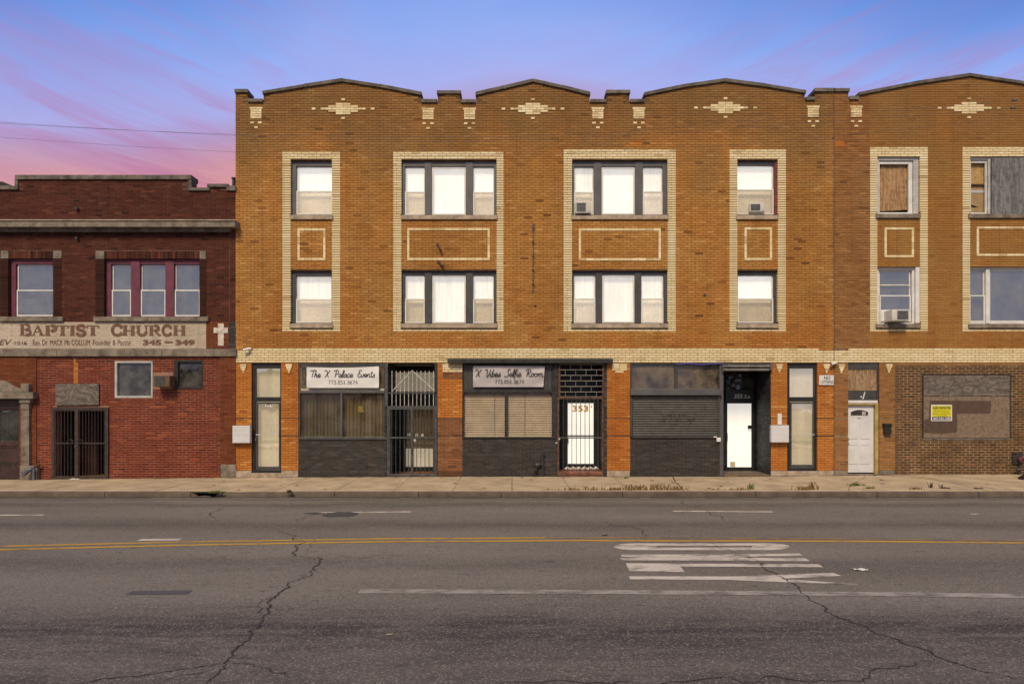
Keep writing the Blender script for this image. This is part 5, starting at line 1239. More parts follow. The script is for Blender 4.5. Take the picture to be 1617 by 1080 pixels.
pb('side_post', g1, MT['paint_black_worn'], (686.2, 690.4, 573.8, 641), -.0, .05, .004); pb('side_post', g1, MT['gate_metal'], (607.6, 612.4, 573.8, 641), -.02, .028, .004)

g2 = thing('security_gate', 'rusty brown single gate in front of the white door numbered 353', 'gate', (fx(916), -.02, 0))
ring(MB(), (879.8, 953.4, 627.6, 750.4), (3.2, 2.8, 2.4, 2.2), -.035, .0).build('frame', MT['gate_rust'], g2, bevel=.004)
pb('rail', g2, MT['gate_metal'], (882.6, 951, 690.2, 692), -.03, -.012, .003)
bars(g2, [889.2 + i * 6.9 for i in range(9)], 630, 748.4, -.018, .0085, 'gate_metal')
for (a, b) in ((878.6, 694), (883, 688)): m = MB(); m.path([(fx(a), -.06, fz(b + 5)), (fx(a), -.035, fz(b + 5))], [.025, .028], 8); m.build('lock', MT['vinyl_grey'], g2)
g3 = thing('transom_grille', 'black grille of pale bars in a brick pattern over the door numbered 353', 'grille', (fx(916), -.02, fz(600)))
ring(MB(), (881.4, 953.6, 573.9, 627.4), (3.4, 2.6, 1.4, 1.2), -.03, .0).build('frame', MT['gate_rust'], g3, bevel=.004)
hy = [575.4, 584.1, 592.8, 601.5, 610.2, 618.9, 626.4]
for h in hy: tube('grille_bar', g3, 'shutter_grey', ((884.6, h), (951.2, h)), .010, -.012)
for i in range(6):
    for x in ((901, 917.3, 933.6) if i % 2 == 0 else (892.7, 909, 925.4, 941.8)): tube('grille_bar', g3, 'shutter_grey', ((x, hy[i] + .6), (x, hy[i + 1] - .6)), .009, -.012)
g4 = thing('security_gate', 'dark brown barred double gate below the weathered grey board', 'gate', (fx(128), -.02, -.06))
ring(MB(), (83.2, 172.2, 643.8, 757.4), (4, 4, 3.4, 3), -.045, .0).build('frame', MT['gate_brown'], g4, bevel=.005)
for r in ((87.6, 120.4, 647.6, 754), (122.2, 168, 647.6, 754)): ring(MB(), r, (1.4, 1.4, 1.2, 2.6), -.035, -.01).build('leaf', MT['gate_brown'], g4, bevel=.003)
pb('post', g4, MT['gate_brown'], (118.6, 123.6, 647.4, 754.2), -.055, -.0365, .004); pb('rail', g4, MT['gate_brown'], (87.4, 168.4, 699, 701), -.05, -.0365, .003)
bars(g4, [92.4 + i * 5.2 for i in range(5)] + [126.6 + i * 4.85 for i in range(9)], 648.4, 753, -.022, .0085, 'gate_brown')
for s in (-1, 1):
    pts = [(fx(121.5 + s * (3 + 5 * (1 - math.cos(t)))), -.075, fz(696.6 + 2.6 * math.sin(t))) for t in [2 * math.pi * k / 10 for k in range(11)]]
    MB().path(pts, .008, 5).build('handle', MT['gate_brown'], g4)
m = MB(); m.path([(fx(122), -.085, fz(704.5)), (fx(122), -.058, fz(704.5))], .022, 8); m.build('lock', MT['galvanised'], g4)

sh = thing('roller_shutter', 'closed grey roller shutter of narrow slats over the third shop window', 'roller shutter', (fx(1066), -.02, fz(655)))
pb('housing', sh, MT['paint_slate'], (995.6, 1140.6, 614, 624), -.15, .029, .01)
for r in ((995.7, 998.6, 624.2, 690), (1133.6, 1137.2, 624.2, 690)): pb('guide', sh, MT['paint_charcoal'], r, -.06, .029, .004)
ns = 17; hs = (688.4 - 624.6) / ns / PPM; first = None
for k in range(ns):
    if first is None:
        m = MB(); z0 = fz(624.6) - hs; pr = [(-.012, 0), (-.020, .12), (-.034, .36), (-.036, .55), (-.030, .78), (-.012, .97)]
        xa, xb = fx(998.8), fx(1133.4)
        for (y, z), (y2, z2) in zip(pr, pr[1:]): m.face([(xa, y, z0 + z * hs), (xb, y, z0 + z * hs), (xb, y2, z0 + z2 * hs), (xa, y2, z0 + z2 * hs)])
        m.face([(xa, -.012, z0 - .001), (xb, -.012, z0 - .001), (xb, -.008, z0 + hs), (xa, -.008, z0 + hs)])
        first = m.build('slat', MT['shutter_metal'], sh)
    else:
        o = first.copy(); C.objects.link(o); o.parent = sh; o.location = first.location + Vector((0, 0, -hs * k))
pb('bottom_bar', sh, MT['paint_charcoal'], (998.8, 1133.4, 688.5, 691.4), -.045, -.005, .004); pb('latch', sh, MT['vinyl_white'], (1127, 1132, 688.8, 690.6), -.06, -.046)
for s in ([(1045, 654), (1048, 664), (1051, 655)], [(1054, 656), (1060, 655), (1057, 666)], [(1064, 653), (1068, 665), (1073, 654), (1082, 656)], [(1085, 664), (1096, 660), (1088, 668)], [(1047, 668), (1070, 669)]):
    m = MB(); ribbon(m, [(fx(a), fz(b)) for a, b in catmull(s, 4)], -.0575, .016); m.build('graffiti', MT['pipe_dark'], sh)
sr = thing('roller_shutter', 'rolled up shutter box and shaft above the doorway of 355', 'roller shutter', (fx(1180), -.05, fz(580)))
pb('plate', sr, MT['paint_charcoal'], (1143, 1217, 574, 577), -.05, .1, .004); tube('shaft', sr, 'shutter_grey', ((1142, 578.6), (1217, 578.6)), .028, -.06)
for x in (1150, 1180.5, 1211): m = MB(); m.path([(fx(x - 1.2), -.06, fz(578.6)), (fx(x + 1.2), -.06, fz(578.6))], .042, 10); m.build('clamp', MT['shutter_grey'], sr)
pb('rolled_curtain', sr, MT['shutter_grey'], (1144, 1216, 581.6, 585.6), -.06, .06, .02)
for r in ((1140.8, 1143.2, 573.9, 587), (1216.6, 1220, 573.9, 584)): pb('bracket', sr, MT['paint_slate'], r, -.1, -.014, .004)
tag(pb('control_box', None, MT['vinyl_white'], (1132, 1138.2, 690.8, 697.4), -.07, -.0, .006), 'small pale switch box at the lower corner of the closed shutter', 'switch box')

# ------------------------------------------------------------------ banners, signs, boxes, cameras
def banner(label, r, mat, y, skew, wr):
    x0, x1, a, b = r; t = thing('banner', label, 'banner', (fx((x0 + x1) / 2), y, fz((a + b) / 2))); nx, nz = 36, 12; m = MB(); rows = []
    for j in range(nz + 1):
        row = []
        for i in range(nx + 1):
            u, v = i / nx, j / nz
            px = x0 + (x1 - x0) * u + skew[0] * v * u; py = a + (b - a) * v + skew[1] * math.sin(math.pi * u) * (1 - v) + skew[2] * u * (1 - v) + skew[3] * math.sin(math.pi * u * 2) * v
            dy = wr * (math.sin(9 * u + 7 * v) * .5 + math.sin(17 * (u - .5) * (v + .2)) * .5) * (abs(u - .5) * 2 * .9 + .1)
            row.append((fx(px), y + dy, fz(py)))
        rows.append(row)
    for j in range(nz):
        for i in range(nx): m.face([rows[j + 1][i], rows[j + 1][i + 1], rows[j][i + 1], rows[j][i]])
    m.build('cloth', MT[mat], t, smooth=True)
    for (u, v) in ((0, 0), (1, 0), (0, 1), (1, 1)):
        q = rows[v * nz][u * nx]; s_ = -1 if u == 0 else 1
        MB().path([(q[0] - s_ * .02, q[1] - .004, q[2] + (-.02 if v == 0 else .02)), (q[0] + s_ * .09, .028, q[2] + (.03 if v == 0 else -.03))], .005, 5).build('tie_cord', MT['ink_grey'], t)
    return t
b1 = banner('white banner lettered The X Palace Events with a phone number', (484.5, 598.6, 579.6, 612.4), 'banner_white', -.02, (0, 1.6, -1.2, 0), .010)
m = MB(); draw_script(m, 'The X Palace Events', (fx(490.6), fx(592), fz(595.6), 11.2 / PPM), -.036, .085); m.build('lettering', MT['ink_black'], b1)
m = MB(); draw_serif(m, '773.851.3674', (fx(518.4), fx(565.4), fz(606.4), 6.2 / PPM), -.036, .8); m.build('phone_number', MT['ink_grey'], b1)
b2 = banner('pinkish wrinkled banner lettered X Vibes Selfie Room with a phone number', (747, 860.2, 577.8, 611), 'banner_pink', -.03, (-2.2, 0, .4, 0), .020)
m = MB(); draw_script(m, 'X Vibes Selfie Room', (fx(751), fx(857), fz(594.8), 11.8 / PPM), -.055, .095); m.build('lettering', MT['ink_black'], b2)
m = MB(); draw_serif(m, '773.851.3674', (fx(781), fx(827.6), fz(605.6), 6.2 / PPM), -.055, 1.0); m.build('phone_number', MT['ink_black'], b2)
t = thing('sign', 'white metal sign reading NO LOITERING on the pier beside the glazed door', 'sign', (fx(1305), -.03, fz(600)))
pb('plate', t, MT['paint_white'], (1293.6, 1317, 592.4, 607.8), -.03, -.024, .002)
m = MB(); bfont(m, 'NO', pxbox(1300.6, 1310.4, 594, 599.4), -.0315, .02); bfont(m, 'LOITERING', pxbox(1295, 1316, 600.6, 606.2), -.0315, .012); m.build('lettering', MT['ink_black'], t)
def locker(label, r, dots):
    t = thing('parcel_mailbox', label, 'mailbox', (fx((r[0] + r[1]) / 2), -.06, fz(r[3])))
    pb('body', t, MT['locker_grey'], r, -.16, -.034, .006); pb('frame', t, MT['galvanised'], (r[0] + 1, r[1] - 1, r[2] + 1, r[3] - 1), -.0335, -.004, at=-.16)
    x0, x1, a, b = r; n = 3
    for i in range(n):
        for (u, v) in ((a + 8, a + 15), (a + 15.3, b - 1.2)):
            w = (x1 - x0 - 2) / n; pb('compartment_door', t, MT['locker_grey'], (x0 + 1 + i * w + .15, x0 + 1 + (i + 1) * w - .15, u, v - .15), -.163, -.1605, .001)
    pb('header_panel', t, MT['locker_grey'], (x0 + 1, x1 - 1, a + 1, a + 7.6), -.163, -.1605, .001)
    m = MB()
    for (a2, b2) in dots: m.pbox((a2, a2 + .5, b2, b2 + .8), -.165, -.1635, at=-.16)
    m.build('keyhole', MT['ink_grey'], t)
locker('pale grey mailbox unit where the church pier meets the tan pier', (367, 394.6, 672, 699.4), [(380.3, 677.6), (371.6, 680.6), (387.5, 680.6), (377, 687)])
locker('pale grey mailbox unit below the white intercom', (1218.2, 1246, 671.4, 698.4), [(1232, 676.6)])
tag(pb('intercom', None, MT['paint_white'], (1228.2, 1234.8, 652.8, 670.2), -.05, -.004, .008), 'narrow white intercom box above a grey mailbox unit', 'intercom')
t = thing('mailbox', 'small black mailbox on the brick pier beside the white door', 'mailbox', (fx(1403), -.06, fz(685)))
pb('body', t, MT['paint_black'], (1398, 1408.4, 671, 685), -.13, -.004, .012); pb('lid', t, MT['iron_black'], (1397.4, 1409, 668.6, 672.6), -.15, -.004, .012); m = MB(); m.path([(fx(1404), -.14, fz(677)), (fx(1404), -.131, fz(677))], .02, 8); m.build('knob', MT['galvanised'], t)
def seccam(label, x, y, dx):
    t = thing('security_camera', label, 'camera', (fx(x), -.05, fz(y)))
    m = MB(); m.path([(fx(x), -.004, fz(y)), (fx(x), -.03, fz(y))], .045, 10); m.build('mount', MT['vinyl_white'], t)
    m = MB(); m.path([(fx(x), -.03, fz(y)), (fx(x) + dx * .04, -.07, fz(y + 1))], .014, 8); m.build('arm', MT['vinyl_white'], t)
    m = MB(); m.path([(fx(x) - dx * .02, -.08, fz(y)), (fx(x) + dx * .15, -.13, fz(y + 2.4))], .035, 10); m.build('housing', MT['vinyl_white'], t, smooth=False)
    m = MB(); m.path([(fx(x) + dx * .15, -.13, fz(y + 2.4)), (fx(x) + dx * .162, -.134, fz(y + 2.5))], .024, 10); m.build('lens', MT['ink_black'], t)
seccam('small white security camera above the cream brick band near the church', 395, 551, -1); seccam('small white security camera above the no loitering sign', 1317.5, 573, -1)
def aircon(label, r, y0, y1, body, gr, flip=False, brownside=False):
    t = thing('air_conditioner', label, 'air conditioner', (fx((r[0] + r[1]) / 2), y0, fz(r[3])))
    x0, x1, a, b = r; w = x1 - x0
    AT = min(0, y0); pb('casing', t, MT[body], r, y0, y1, .01)
    gx0, gx1 = (x0 + w * .07, x0 + w * .68) if not flip else (x0 + w * .3, x1 - w * .08)
    pb('coil', t, MT['ac_grille'], (gx0, gx1, a + 2, b - 2), y0 - .003, y0 - .0005, at=AT)
    n = 7
    for k in range(n):
        z = a + 2.4 + k * (b - a - 4.8) / (n - 1); pb('louver', t, MT['pipe_dark' if body == 'ac_brown' else 'galvanised'], (gx0, gx1, z - .25, z + .25), y0 - .012, y0 - .0035, at=AT)
    px0, px1 = (gx1 + 1, x1 - 1) if not flip else (x0 + 1, gx0 - 1)
    pb('control_panel', t, MT[body], (px0, px1, a + 2, b - 2), y0 - .008, y0 - .0005, .003, AT)
    return t
aircon('old brown air conditioner set in the church wall between two windows', (242.4, 268, 593, 610.8), -.32, .1, 'ac_brown', 0)
aircon('beige air conditioner in the narrow sash of the top floor triple window', (908.6, 932.6, 318.6, 336.4), -.12, .09, 'ac_beige', 0)
aircon('beige air conditioner behind the raised sash of the top floor single window', (1183.8, 1208, 320.4, 334.6), .0, .097, 'ac_beige', 0)
aircon('white air conditioner jutting from the pale framed window of the tan building', (1408.6, 1436.4, 488.6, 506.6), -.32, .078, 'ac_beige', 0, True)

# ------------------------------------------------------------------ boards over openings
def board(label, r, mat, y0, y1, tilt=0.0, name='plywood_board', nails=8):
    x0, x1, a, b = r; t = thing(name, label, 'board', (fx((x0 + x1) / 2), y0, fz(b)))
    m = MB(); m.poly([(fx(x0), fz(b)), (fx(x1), fz(b - tilt)), (fx(x1), fz(a - tilt * .5)), (fx(x0), fz(a))], y0, y1); m.build('sheet', MT[mat], t, bevel=.003)
    for k in range(nails):
        u = (k % (nails // 2)) / (nails // 2 - 1); z = a + 2 if k < nails // 2 else b - 2.2
        pb('screw', t, MT['pipe_dark'], (x0 + 2.4 + (x1 - x0 - 5.6) * u, x0 + 3.2 + (x1 - x0 - 5.6) * u, z, z + .8), y0 - .004, y0 - .0005)
    return t
board('weathered grey plywood board above the church gate', (89, 157.4, 606, 640), 'plywood_grey', -.045, -.025, .8)
board('orange plywood inside the white frame of the top floor window of the tan building', (1391.6, 1438.4, 258, 331), 'plywood_warm', .19, .2, 2.4)
board('slate grey plywood sheet covering most of the wide top floor window', (1566.4, 1682, 249.5, 338.2), 'plywood_slate', .0, .045, 0)
board('brown plywood panel over the white door of the tan building', (1340.2, 1385.8, 584, 616.6), 'plywood_tan', .05, .065, 0)
bb = thing('plywood_board', 'big boarded window of two sheets with a brown painted patch', 'board', (fx(1526), .0, fz(692)))
pb('plywood_sheet', bb, MT['plywood_grey'], (1458.6, 1594.6, 592.4, 625.4), .0, .018, .003); pb('osb_sheet', bb, MT['osb_grey'], (1458.6, 1594.6, 626, 691.6), .003, .02, .003)
m = MB(); m.poly([(fx(a), fz(b)) for a, b in ((1459.4, 683), (1487, 685), (1511.4, 682.6), (1511.4, 653.4), (1564.6, 652.8), (1565.2, 633), (1468, 632.4), (1467, 660), (1459.4, 664))], .0012, .0028); m.build('painted_patch', MT['paint_brown_patch'], bb)
ring(MB(), (1456.8, 1595.8, 591.2, 692.6), (1.6, 1, 1, .8), -.012, .05).build('edge_strip', MT['pipe_dark'], bb); pb('sill_strip', bb, MT['limestone_grey'], (1456, 1596.2, 692.8, 694.6), -.02, .05, .004)
t = thing('sign', 'yellow contractor sign with a navy strip screwed to the big board', 'sign', (fx(1486.8), -.012, fz(652)))
pb('plate', t, MT['paint_white'], (1470.2, 1503.4, 639, 664.6), -.010, -.004); pb('yellow_panel', t, MT['sign_yellow'], (1472, 1501.8, 640.6, 658), -.012, -.0105); pb('navy_strip', t, MT['sign_navy'], (1472, 1501.8, 658.2, 663.2), -.012, -.0105)
m = MB(); yl = -.0135; bfont(m, 'ALLEN CONSTRUCTION', pxbox(1472.8, 1501, 641.8, 646), yl, .03); bfont(m, 'We Do It All, Just Call', pxbox(1474.4, 1499, 648.4, 650.8), yl, .01); bfont(m, 'Basement, Remodeling, Additions', pxbox(1472.8, 1500.8, 652.2, 654.2), yl, .0); bfont(m, 'allenconstruction.net', pxbox(1479, 1495, 655.4, 657), yl, 0); m.build('lettering', MT['ink_black'], t)
m = MB(); bfont(m, '847-744-1258', pxbox(1473.4, 1500.6, 658.9, 662.5), yl, .03); m.build('phone_number', MT['ink_white'], t)

# ------------------------------------------------------------------ pipes, brackets, cables
def standpipe(label, x, parts, mat, wheel=None):
    t = thing('standpipe', label, 'standpipe', (fx(x), -.1, zfac(fx(x))))
    for nm, pts, r in parts: MB().path([(fx(a), y, fz(b)) for a, b, y in pts], r, 10).build(nm, MT[mat], t, smooth=False)
    return t
t = standpipe('black vertical pipe with a hose valve at the painted bulkhead by the 353 door', 857, [('riser', [(857, 754, -.07), (857, 720, -.07), (857, 717, -.07)], .028), ('branch', [(857, 732, -.07), (849, 732.5, -.1)], .03), ('cap', [(857, 718, -.07), (857, 716, -.07)], .042)], 'pipe_dark')
MB().path([(fx(849.4), -.1, fz(732.5)), (fx(844), -.2, fz(734))], [.04, .05], 10).build('outlet', MT['galvanised'], t); MB().path([(fx(843.8), -.2, fz(734)), (fx(842.4), -.23, fz(734.4))], .06, 10).build('outlet_cap', MT['pipe_dark'], t)
t = standpipe('blue grey hose connection low on the stone base beside the church doorway', 54, [('riser', [(60, 758, -.17), (60, 742, -.17), (58, 737, -.17)], .04), ('elbow', [(58, 738, -.17), (53, 743, -.28)], [.05, .06])], 'standpipe_blue')
MB().path([(fx(53.4), -.27, fz(742.6)), (fx(50.4), -.35, fz(746))], [.07, .075], 12).build('outlet', MT['standpipe_blue'], t); MB().path([(fx(60), -.14, fz(736)), (fx(67), -.1, fz(733))], .03, 8).build('branch', MT['pipe_rust'], t)
t = standpipe('dull red fire hose connection on the dark brick wall below the boarded window', 1606, [('riser', [(1605, 752, -.12), (1605, 742, -.12), (1606.5, 734, -.12)], .035), ('valve', [(1600, 741, -.12), (1606, 740, -.16)], .05)], 'pipe_dark')
pb('back_plate', t, MT['pipe_dark'], (1599.6, 1615.6, 714.4, 733), -.05, -.004, .01)
ww = Vector((fx(1607), -.16, fz(724.5)))
MB().path([ww + Vector((0, .1, 0)), ww, ww + Vector((0, -.03, 0))], [.06, .085, .08], 14).build('red_cap', MT['standpipe_red'], t); MB().path([ww + Vector((0, -.031, 0)), ww + Vector((0, -.06, 0))], .03, 8).build('lug', MT['pipe_dark'], t)
MB().path([(fx(1602), -.06, fz(716)), (fx(1600), -.1, fz(713.6))], .02, 8).build('lug', MT['standpipe_red'], t)
for a, b, lb in (((690.6, 385.8), (697.2, 397), 'rusty iron bracket inside the framed brick panel of the triple window'), ((692, 413.4), (701.4, 423.2), 'rusty iron bracket just above the second floor triple window')):
    t = thing('bracket', lb, 'bracket', (fx(a[0]), 0, fz(a[1])))
    MB().path([(fx(a[0]), -.004, fz(a[1])), (fx(b[0]), -.12, fz(b[1]))], .035, 4).build('arm', MT['pipe_rust'], t); pb('plate', t, MT['pipe_rust'], (a[0] - 1.6, a[0] + 2, a[1] - 1.8, a[1] + 2.4), -.014, -.004)
m = MB(); m.path([(fx(842 + .5 * math.sin(k * 1.7)), -.03 + .01 * math.sin(k), fz(353 + k * 5)) for k in range(22)] + [(fx(840.6), -.03, fz(461))], [.03, .028, .03] + [.016] * 20, 6)
t = thing('wall_cable', 'black cable bundle hanging down the blank brick between the triple windows', 'cable', (fx(842), -.03, fz(353))); m.build('bundle', MT['wire_black'], t)
for k in range(5): pb('clip', t, MT['pipe_dark'], (840.6, 843.6, 360 + k * 22, 361.4 + k * 22), -.062, -.004)
for (x, y, r, lb) in ((845.5, 483, .03, 'small dark hole cap on the brick below the hanging cable'), (1112.5, 466, .032, 'small dark hole cap on the brick beside the single window')):
    m = MB(); m.path([(fx(x), -.02, fz(y)), (fx(x), .0, fz(y))], r, 10); tag(m.build('round_plug', MT['pipe_dark']), lb, 'plug')
for (x, y, lb) in ((123, 330, 'small dark stub pipe in the church parapet above the cornice'), (123, 377, 'small dark stub pipe in the church wall below the cornice')):
    m = MB(); m.path([(fx(x), -.08, fz(y)), (fx(x), .0, fz(y))], .04, 10); tag(m.build('stub_pipe', MT['pipe_dark']), lb, 'pipe')
t = thing('chimney', 'dark metal chimney pipe behind the church parapet against the tan building', 'chimney', (P(369.6, 300, 2.2)[0], 2.2, P(0, 303, 2.2)[1]))
c = P(369.4, 300, 2.2); cz = P(0, 281, 2.2)[1]; MB().path([(c[0], 2.2, c[1] - 1.2), (c[0], 2.2, cz - .04)], .055, 10).build('pipe', MT['pipe_dark'], t); MB().path([(c[0], 2.2, cz - .04), (c[0], 2.2, cz)], .075, 10).build('cap', MT['pipe_dark'], t)
m = MB(); a = P(-60, 300, 6); b = P(4, 287, 6); c_ = P(40, 302, 6); zr = fz(301.4); m.poly([(a[0], zr), (c_[0], zr), (c_[0], c_[1]), (b[0], b[1]), (a[0], b[1])], 6, 10); tag(m.build('roof_house', MT['roof_tar']), 'dark sloping roof top showing behind the far end of the church parapet', 'roof house')
# overhead lines over the sidewalk
WY = -2.6
def wire(label, pts, r=.009, spl=()):
    t = thing('overhead_wire', label, 'wire', (0, WY, P(800, pts[2][1], WY)[1]), 'overhead lines along the street')
    q = catmull(pts, 8); MB().path([(P(a, b, WY)[0], WY, P(a, b, WY)[1]) for a, b in q], r, 5).build('line', MT['wire_black'], t, smooth=True)
    for (a, b) in spl: c = P(a, b, WY); MB().path([(c[0] - .05, WY, c[1] - .01), (c[0] + .05, WY, c[1] + .01)], .03, 8).build('splice', MT['wire_black'], t)
wire('topmost overhead line, crossing just under the brick diamonds', [(-500, 160), (0, 195), (372, 212.5), (700, 216.5), (830, 215.5), (1000, 207), (1250, 186), (1617, 157.5), (2100, 110)], .0035, [(1602, 158.6)])
wire('middle overhead line, close below the topmost one', [(-500, 158), (0, 193.4), (372, 214.5), (620, 222), (830, 221), (1000, 213), (1300, 193), (1617, 169.5), (2100, 128)], .003, [(1600, 170.8)])
wire('lowest overhead line, crossing at the window heads', [(-500, 176), (0, 217), (372, 240.5), (620, 246), (850, 244.5), (1050, 235), (1250, 222), (1617, 183), (2100, 128)], .003)
# black bollard cut by the picture edge
t = thing('bollard', 'black metal post with a flared foot on the sidewalk by the red hose connection', 'bollard', (13.76, -1.0, zwalk(13.7, -1.0)))
bx, bz = t.location.x, t.location.z
MB().path([(bx, -1, bz), (bx, -1, bz + .05), (bx, -1, bz + .10), (bx, -1, bz + .14)], [.20, .19, .12, .075], 14).build('foot', MT['iron_black'], t); MB().path([(bx, -1, bz + .13), (bx, -1, bz + .55), (bx, -1, bz + .58)], [.072, .068, .04], 14).build('post', MT['iron_black'], t)

# ------------------------------------------------------------------ litter, weeds
def litter(label, x, y, z, s, mat, seed, cat='litter', flat_=.35):
    rr = random.Random(seed); m = MB(); n = 7
    pts = [[(x + (i / n - .5) * s * 2 + rr.uniform(-.02, .02), y + (j / 4 - .5) * s + rr.uniform(-.02, .02), z + .006 + abs(rr.gauss(0, .3)) * s * flat_) for i in range(n + 1)] for j in range(5)]
    for j in range(4):
        for i in range(n): m.face([pts[j][i], pts[j][i + 1], pts[j + 1][i + 1], pts[j + 1][i]])
    o = m.build('litter', MT[mat]); return tag(o, label, cat)
def at_walk(px, py):   # a point of the sidewalk seen at that pixel
    d = 16.5
    for _ in range(20):
        y = -CAM_D + d; x = (px - VPX) / F * d; d = (CAM_H - zwalk(x, y)) * F / (py - HOR)
    return (px - VPX) / F * d, -CAM_D + d
x, y = at_walk(118, 757.2); litter('crumpled white cloth lying at the foot of the church gate', x, y, zwalk(x, y), .13, 'paper_white', 3)
x, y = at_walk(54, 767); litter('tiny white scrap on the sidewalk before the church doorway', x, y, zwalk(x, y), .03, 'paper_white', 4)
x, y = at_walk(895, 762.5); litter('flat white paper on the sidewalk before the 353 door', x, y, zwalk(x, y), .09, 'paper_white', 5, flat_=.1)
x, y = at_walk(1495, 770.8); litter('dark crushed leaves on the sidewalk before the dark brick wall', x, y, zwalk(x, y), .09, 'weed_dark', 6)
x, y = at_walk(1546, 771.5); litter('dark twiggy scrap on the sidewalk nearer the black post', x, y, zwalk(x, y), .1, 'weed_dark', 8)
x, y = G(1359, 900); litter('torn white paper lying on the road beyond the painted word', x, y, ROAD_Z, .085, 'paper_white', 9)
x, y = G(615, 1002); litter('pale yellow leaf on the near lane of the road', x, y, ROAD_Z, .022, 'leaf_pale', 10)
x, y = G(1539, 812); litter('small grey scrap on the far lane near the kerb', x, y, ROAD_Z, .05, 'paper_white', 12, flat_=.2)
x, y = G(955, 845.6); litter('small black scrap beside the yellow line', x, y, ROAD_Z, .045, 'weed_dark', 13)
m = MB(); X, Z = P(893, 738, Y2 - .25)
rr = random.Random(5)
for k in range(6):
    a = P(892 + k * 9, 741 - 2.4 * math.sin(k * 1.3), .5); b = P(900 + k * 9, 740 - 3 * math.sin(k * 1.3 + 1), .5)
    m.path([(a[0], .5, .165), ((a[0] + b[0]) / 2, .48, .185 + .02 * rr.random()), (b[0], .52, .165)], [.03, .045, .03], 7)
tag(m.build('crumpled_bag', MT['paper_white']), 'crumpled pale plastic on the red tiled step behind the rusty gate', 'litter')
def weed(px, py, n, h, mat, label, wd=.25, grp=None, seed=0):
    rr = random.Random(seed); x0, y0 = at_walk(px, py); m = MB()
    for k in range(n):
        x = x0 + rr.gauss(0, wd * .5); y = y0 + rr.uniform(-.03, .02); z = zwalk(x, y); hh = h * rr.uniform(.3, 1.0); a = rr.uniform(0, 6.28); ln = rr.uniform(.1, .6) * hh; wv = rr.uniform(.004, .011)
        dx, dy = math.cos(a), math.sin(a); p0 = (x - wv, y, z - .004); p1 = (x + wv, y, z - .004); q0 = (x + dx * ln * .5 - wv, y + dy * ln * .5, z + hh * .7); q1 = (x + dx * ln * .5 + wv, y + dy * ln * .5, z + hh * .7); tip = (x + dx * ln, y + dy * ln, z + hh)
        m.face([p0, p1, q1, q0]); m.face([q0, q1, tip])
    o = m.build('weed', MT[mat]); return tag(o, label, 'weed', grp)
G_ = 'dry weeds in the joint behind the kerb'
for i, (px, n, h, wd, lb) in enumerate((
    (866, 10, .05, .2, 'sparse dry weeds at the kerb before the black bulkhead with the vertical pipe'), (902, 30, .08, .25, 'low dry weeds at the kerb straight before the rusty 353 gate'),
    (936, 30, .11, .3, 'dry weed tuft at the kerb just past the rusty gate'), (972, 40, .10, .3, 'dry weed tuft at the kerb before the wide orange pier'),
    (1006, 60, .16, .34, 'bushy dry weed tuft at the kerb before the near end of the closed shutter'), (1041, 60, .17, .34, 'bushiest dry weed tuft at the kerb, before the middle of the closed shutter'),
    (1066, 46, .12, .34, 'dry weed tuft where the slab joint meets the kerb before the shutter'), (1130, 16, .06, .2, 'thin dry weeds at the kerb before the small switch box'),
    (1160, 26, .08, .3, 'flat dry weeds at the kerb before the bright door of 355'), (1270, 40, .13, .26, 'dry weed tuft at the kerb below the second glazed door'))):
    weed(px, 773.4, n, h, 'weed_dry', lb, wd, G_, i)
weed(1185, 772, 22, .16, 'weed_green', 'small green weed at the kerb joint before the 355 doorway', .08, None, 31)
weed(1284, 773, 26, .22, 'weed_dry', 'tallest dry weed at the kerb, before the second glazed door', .10, None, 32)
weed(1352, 767, 50, .10, 'weed_green', 'green weed strip in the slanting sidewalk crack before the white door', .22, None, 33)
weed(1374, 771.5, 26, .08, 'weed_green', 'short green weed nearer the kerb before the white door', .12, None, 34)
weed(1470, 770, 14, .17, 'weed_dark', 'thin dark twig standing on the sidewalk under the boarded window', .05, None, 35)
weed(1487, 771, 14, .12, 'weed_dark', 'short dark twig beside the crushed leaves', .05, None, 36)
weed(1445, 772.5, 30, .07, 'weed_dry', 'flat dry weeds at the kerb below the contractor sign', .2, None, 37)
weed(457, 778, 40, .09, 'weed_dark', 'dark mossy weeds at the end of the broken kerb', .06, None, 38)
weed(340, 778, 120, .06, 'weed_green', 'mossy weeds along the storm drain', .2, None, 39)
weed(988, 755, 20, .06, 'weed_green', 'tiny green weeds at the foot of the wide orange pier', .05, None, 40)

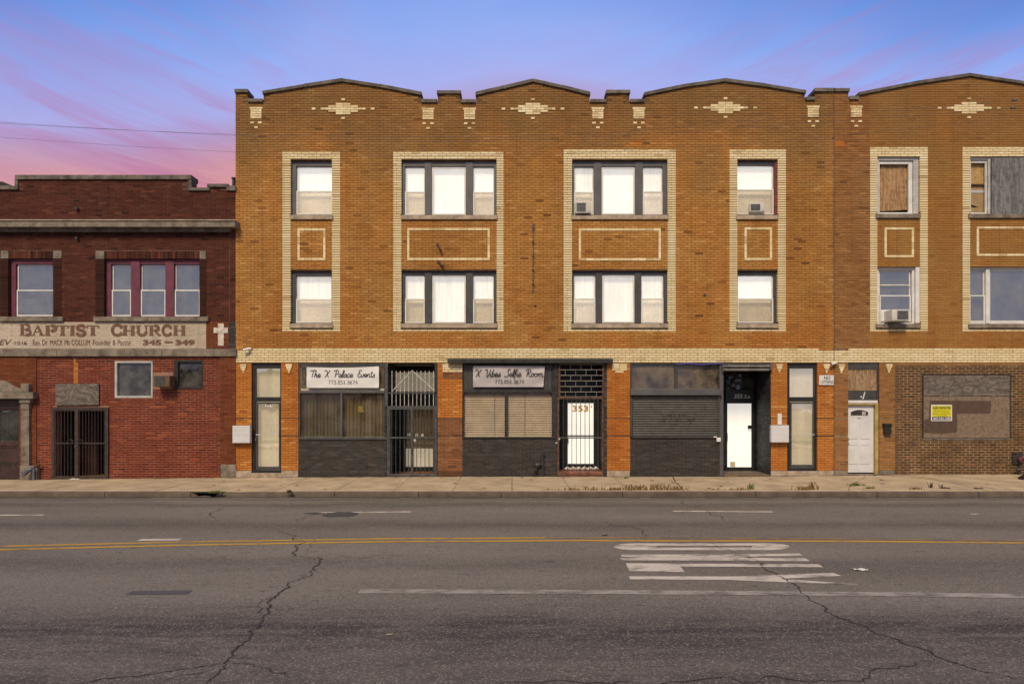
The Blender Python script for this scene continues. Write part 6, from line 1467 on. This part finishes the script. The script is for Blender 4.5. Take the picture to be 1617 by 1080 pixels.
# ------------------------------------------------------------------ the other side of the street, seen only as reflections
nw = MB(); nw.box(-60, 60, -18.3, -15.55, -.4, -.04); struct(nw.build('far_sidewalk', MT['concrete_walk'])); nw = MB(); nw.box(-60, 60, -15.54, -15.38, -.4, -.05); struct(nw.build('far_kerb', MT['concrete_kerb']))
lw = MB(); lw.box(-60, 60, -33, -18.31, -.4, -.03); struct(lw.build('lawn', MT['lawn_green']))
t = thing('iron_fence', 'black iron picket fence in front of the lawn across the street', 'fence', (0, -20.5, 0))
m = MB()
for i in range(240): m.box(-24 + i * .2, -24 + i * .2 + .022, -20.51, -20.49, -.05, 1.5)
o = m.build('picket', MT['iron_black'], t); o['kind'] = 'stuff'
m = MB(); m.box(-24, 24, -20.52, -20.48, .15, .19); m.box(-24, 24, -20.52, -20.48, 1.3, 1.34); m.build('rail', MT['iron_black'], t)
t = thing('pale_building', 'long pale rendered building across the street behind the lawn', 'building', (0, -38, 0))
m = MB(); m.box(-26, 8, -42, -34, -.3, 4.6); m.build('wall', MT['render_pale'], t); m = MB(); m.box(-26.3, 8.3, -42.3, -33.7, 4.601, 4.9); m.build('roof', MT['coping_dark'], t)
for i in range(6): m = MB(); m.box(-24 + i * 5.2, -22 + i * 5.2, -33.999, -33.9, 1.0, 2.6); m.build('window', MT['void_black'], t)
def tree(x, y, h, r, label):
    t = thing('tree', label, 'tree', (x, y, 0)); m = MB(); m.path([(x, y, -.2), (x + .05, y, h * .3), (x - .1, y, h * .6), (x, y + .1, h * .85)], [.22, .17, .11, .04], 8)
    for k in range(7): a = rnd.uniform(0, 6.28); m.path([(x, y, h * rnd.uniform(.35, .6)), (x + math.cos(a) * r * .7, y + math.sin(a) * r * .7, h * rnd.uniform(.6, .85))], [.07, .02], 5)
    m.build('trunk', MT['bark'], t); m = MB()
    cs = [(x + rnd.gauss(0, r * .5), y + rnd.gauss(0, r * .5), h * rnd.uniform(.5, .95)) for _ in range(26)]
    for _ in range(1600):
        c = rnd.choice(cs); p = Vector((c[0] + rnd.gauss(0, r * .22), c[1] + rnd.gauss(0, r * .22), c[2] + rnd.gauss(0, r * .2))); a = Vector((rnd.gauss(0, 1), rnd.gauss(0, 1), rnd.gauss(0, 1))).normalized() * .16; b = a.orthogonal().normalized() * .1
        m.face([p - a, p + b, p + a, p - b])
    m.build('crown', MT['leaf_green'], t)
tree(14, -25, 7.5, 2.6, 'leafy tree across the street beyond the pale building'); tree(-9, -26, 6, 2.2, 'smaller leafy tree across the street before the pale building')
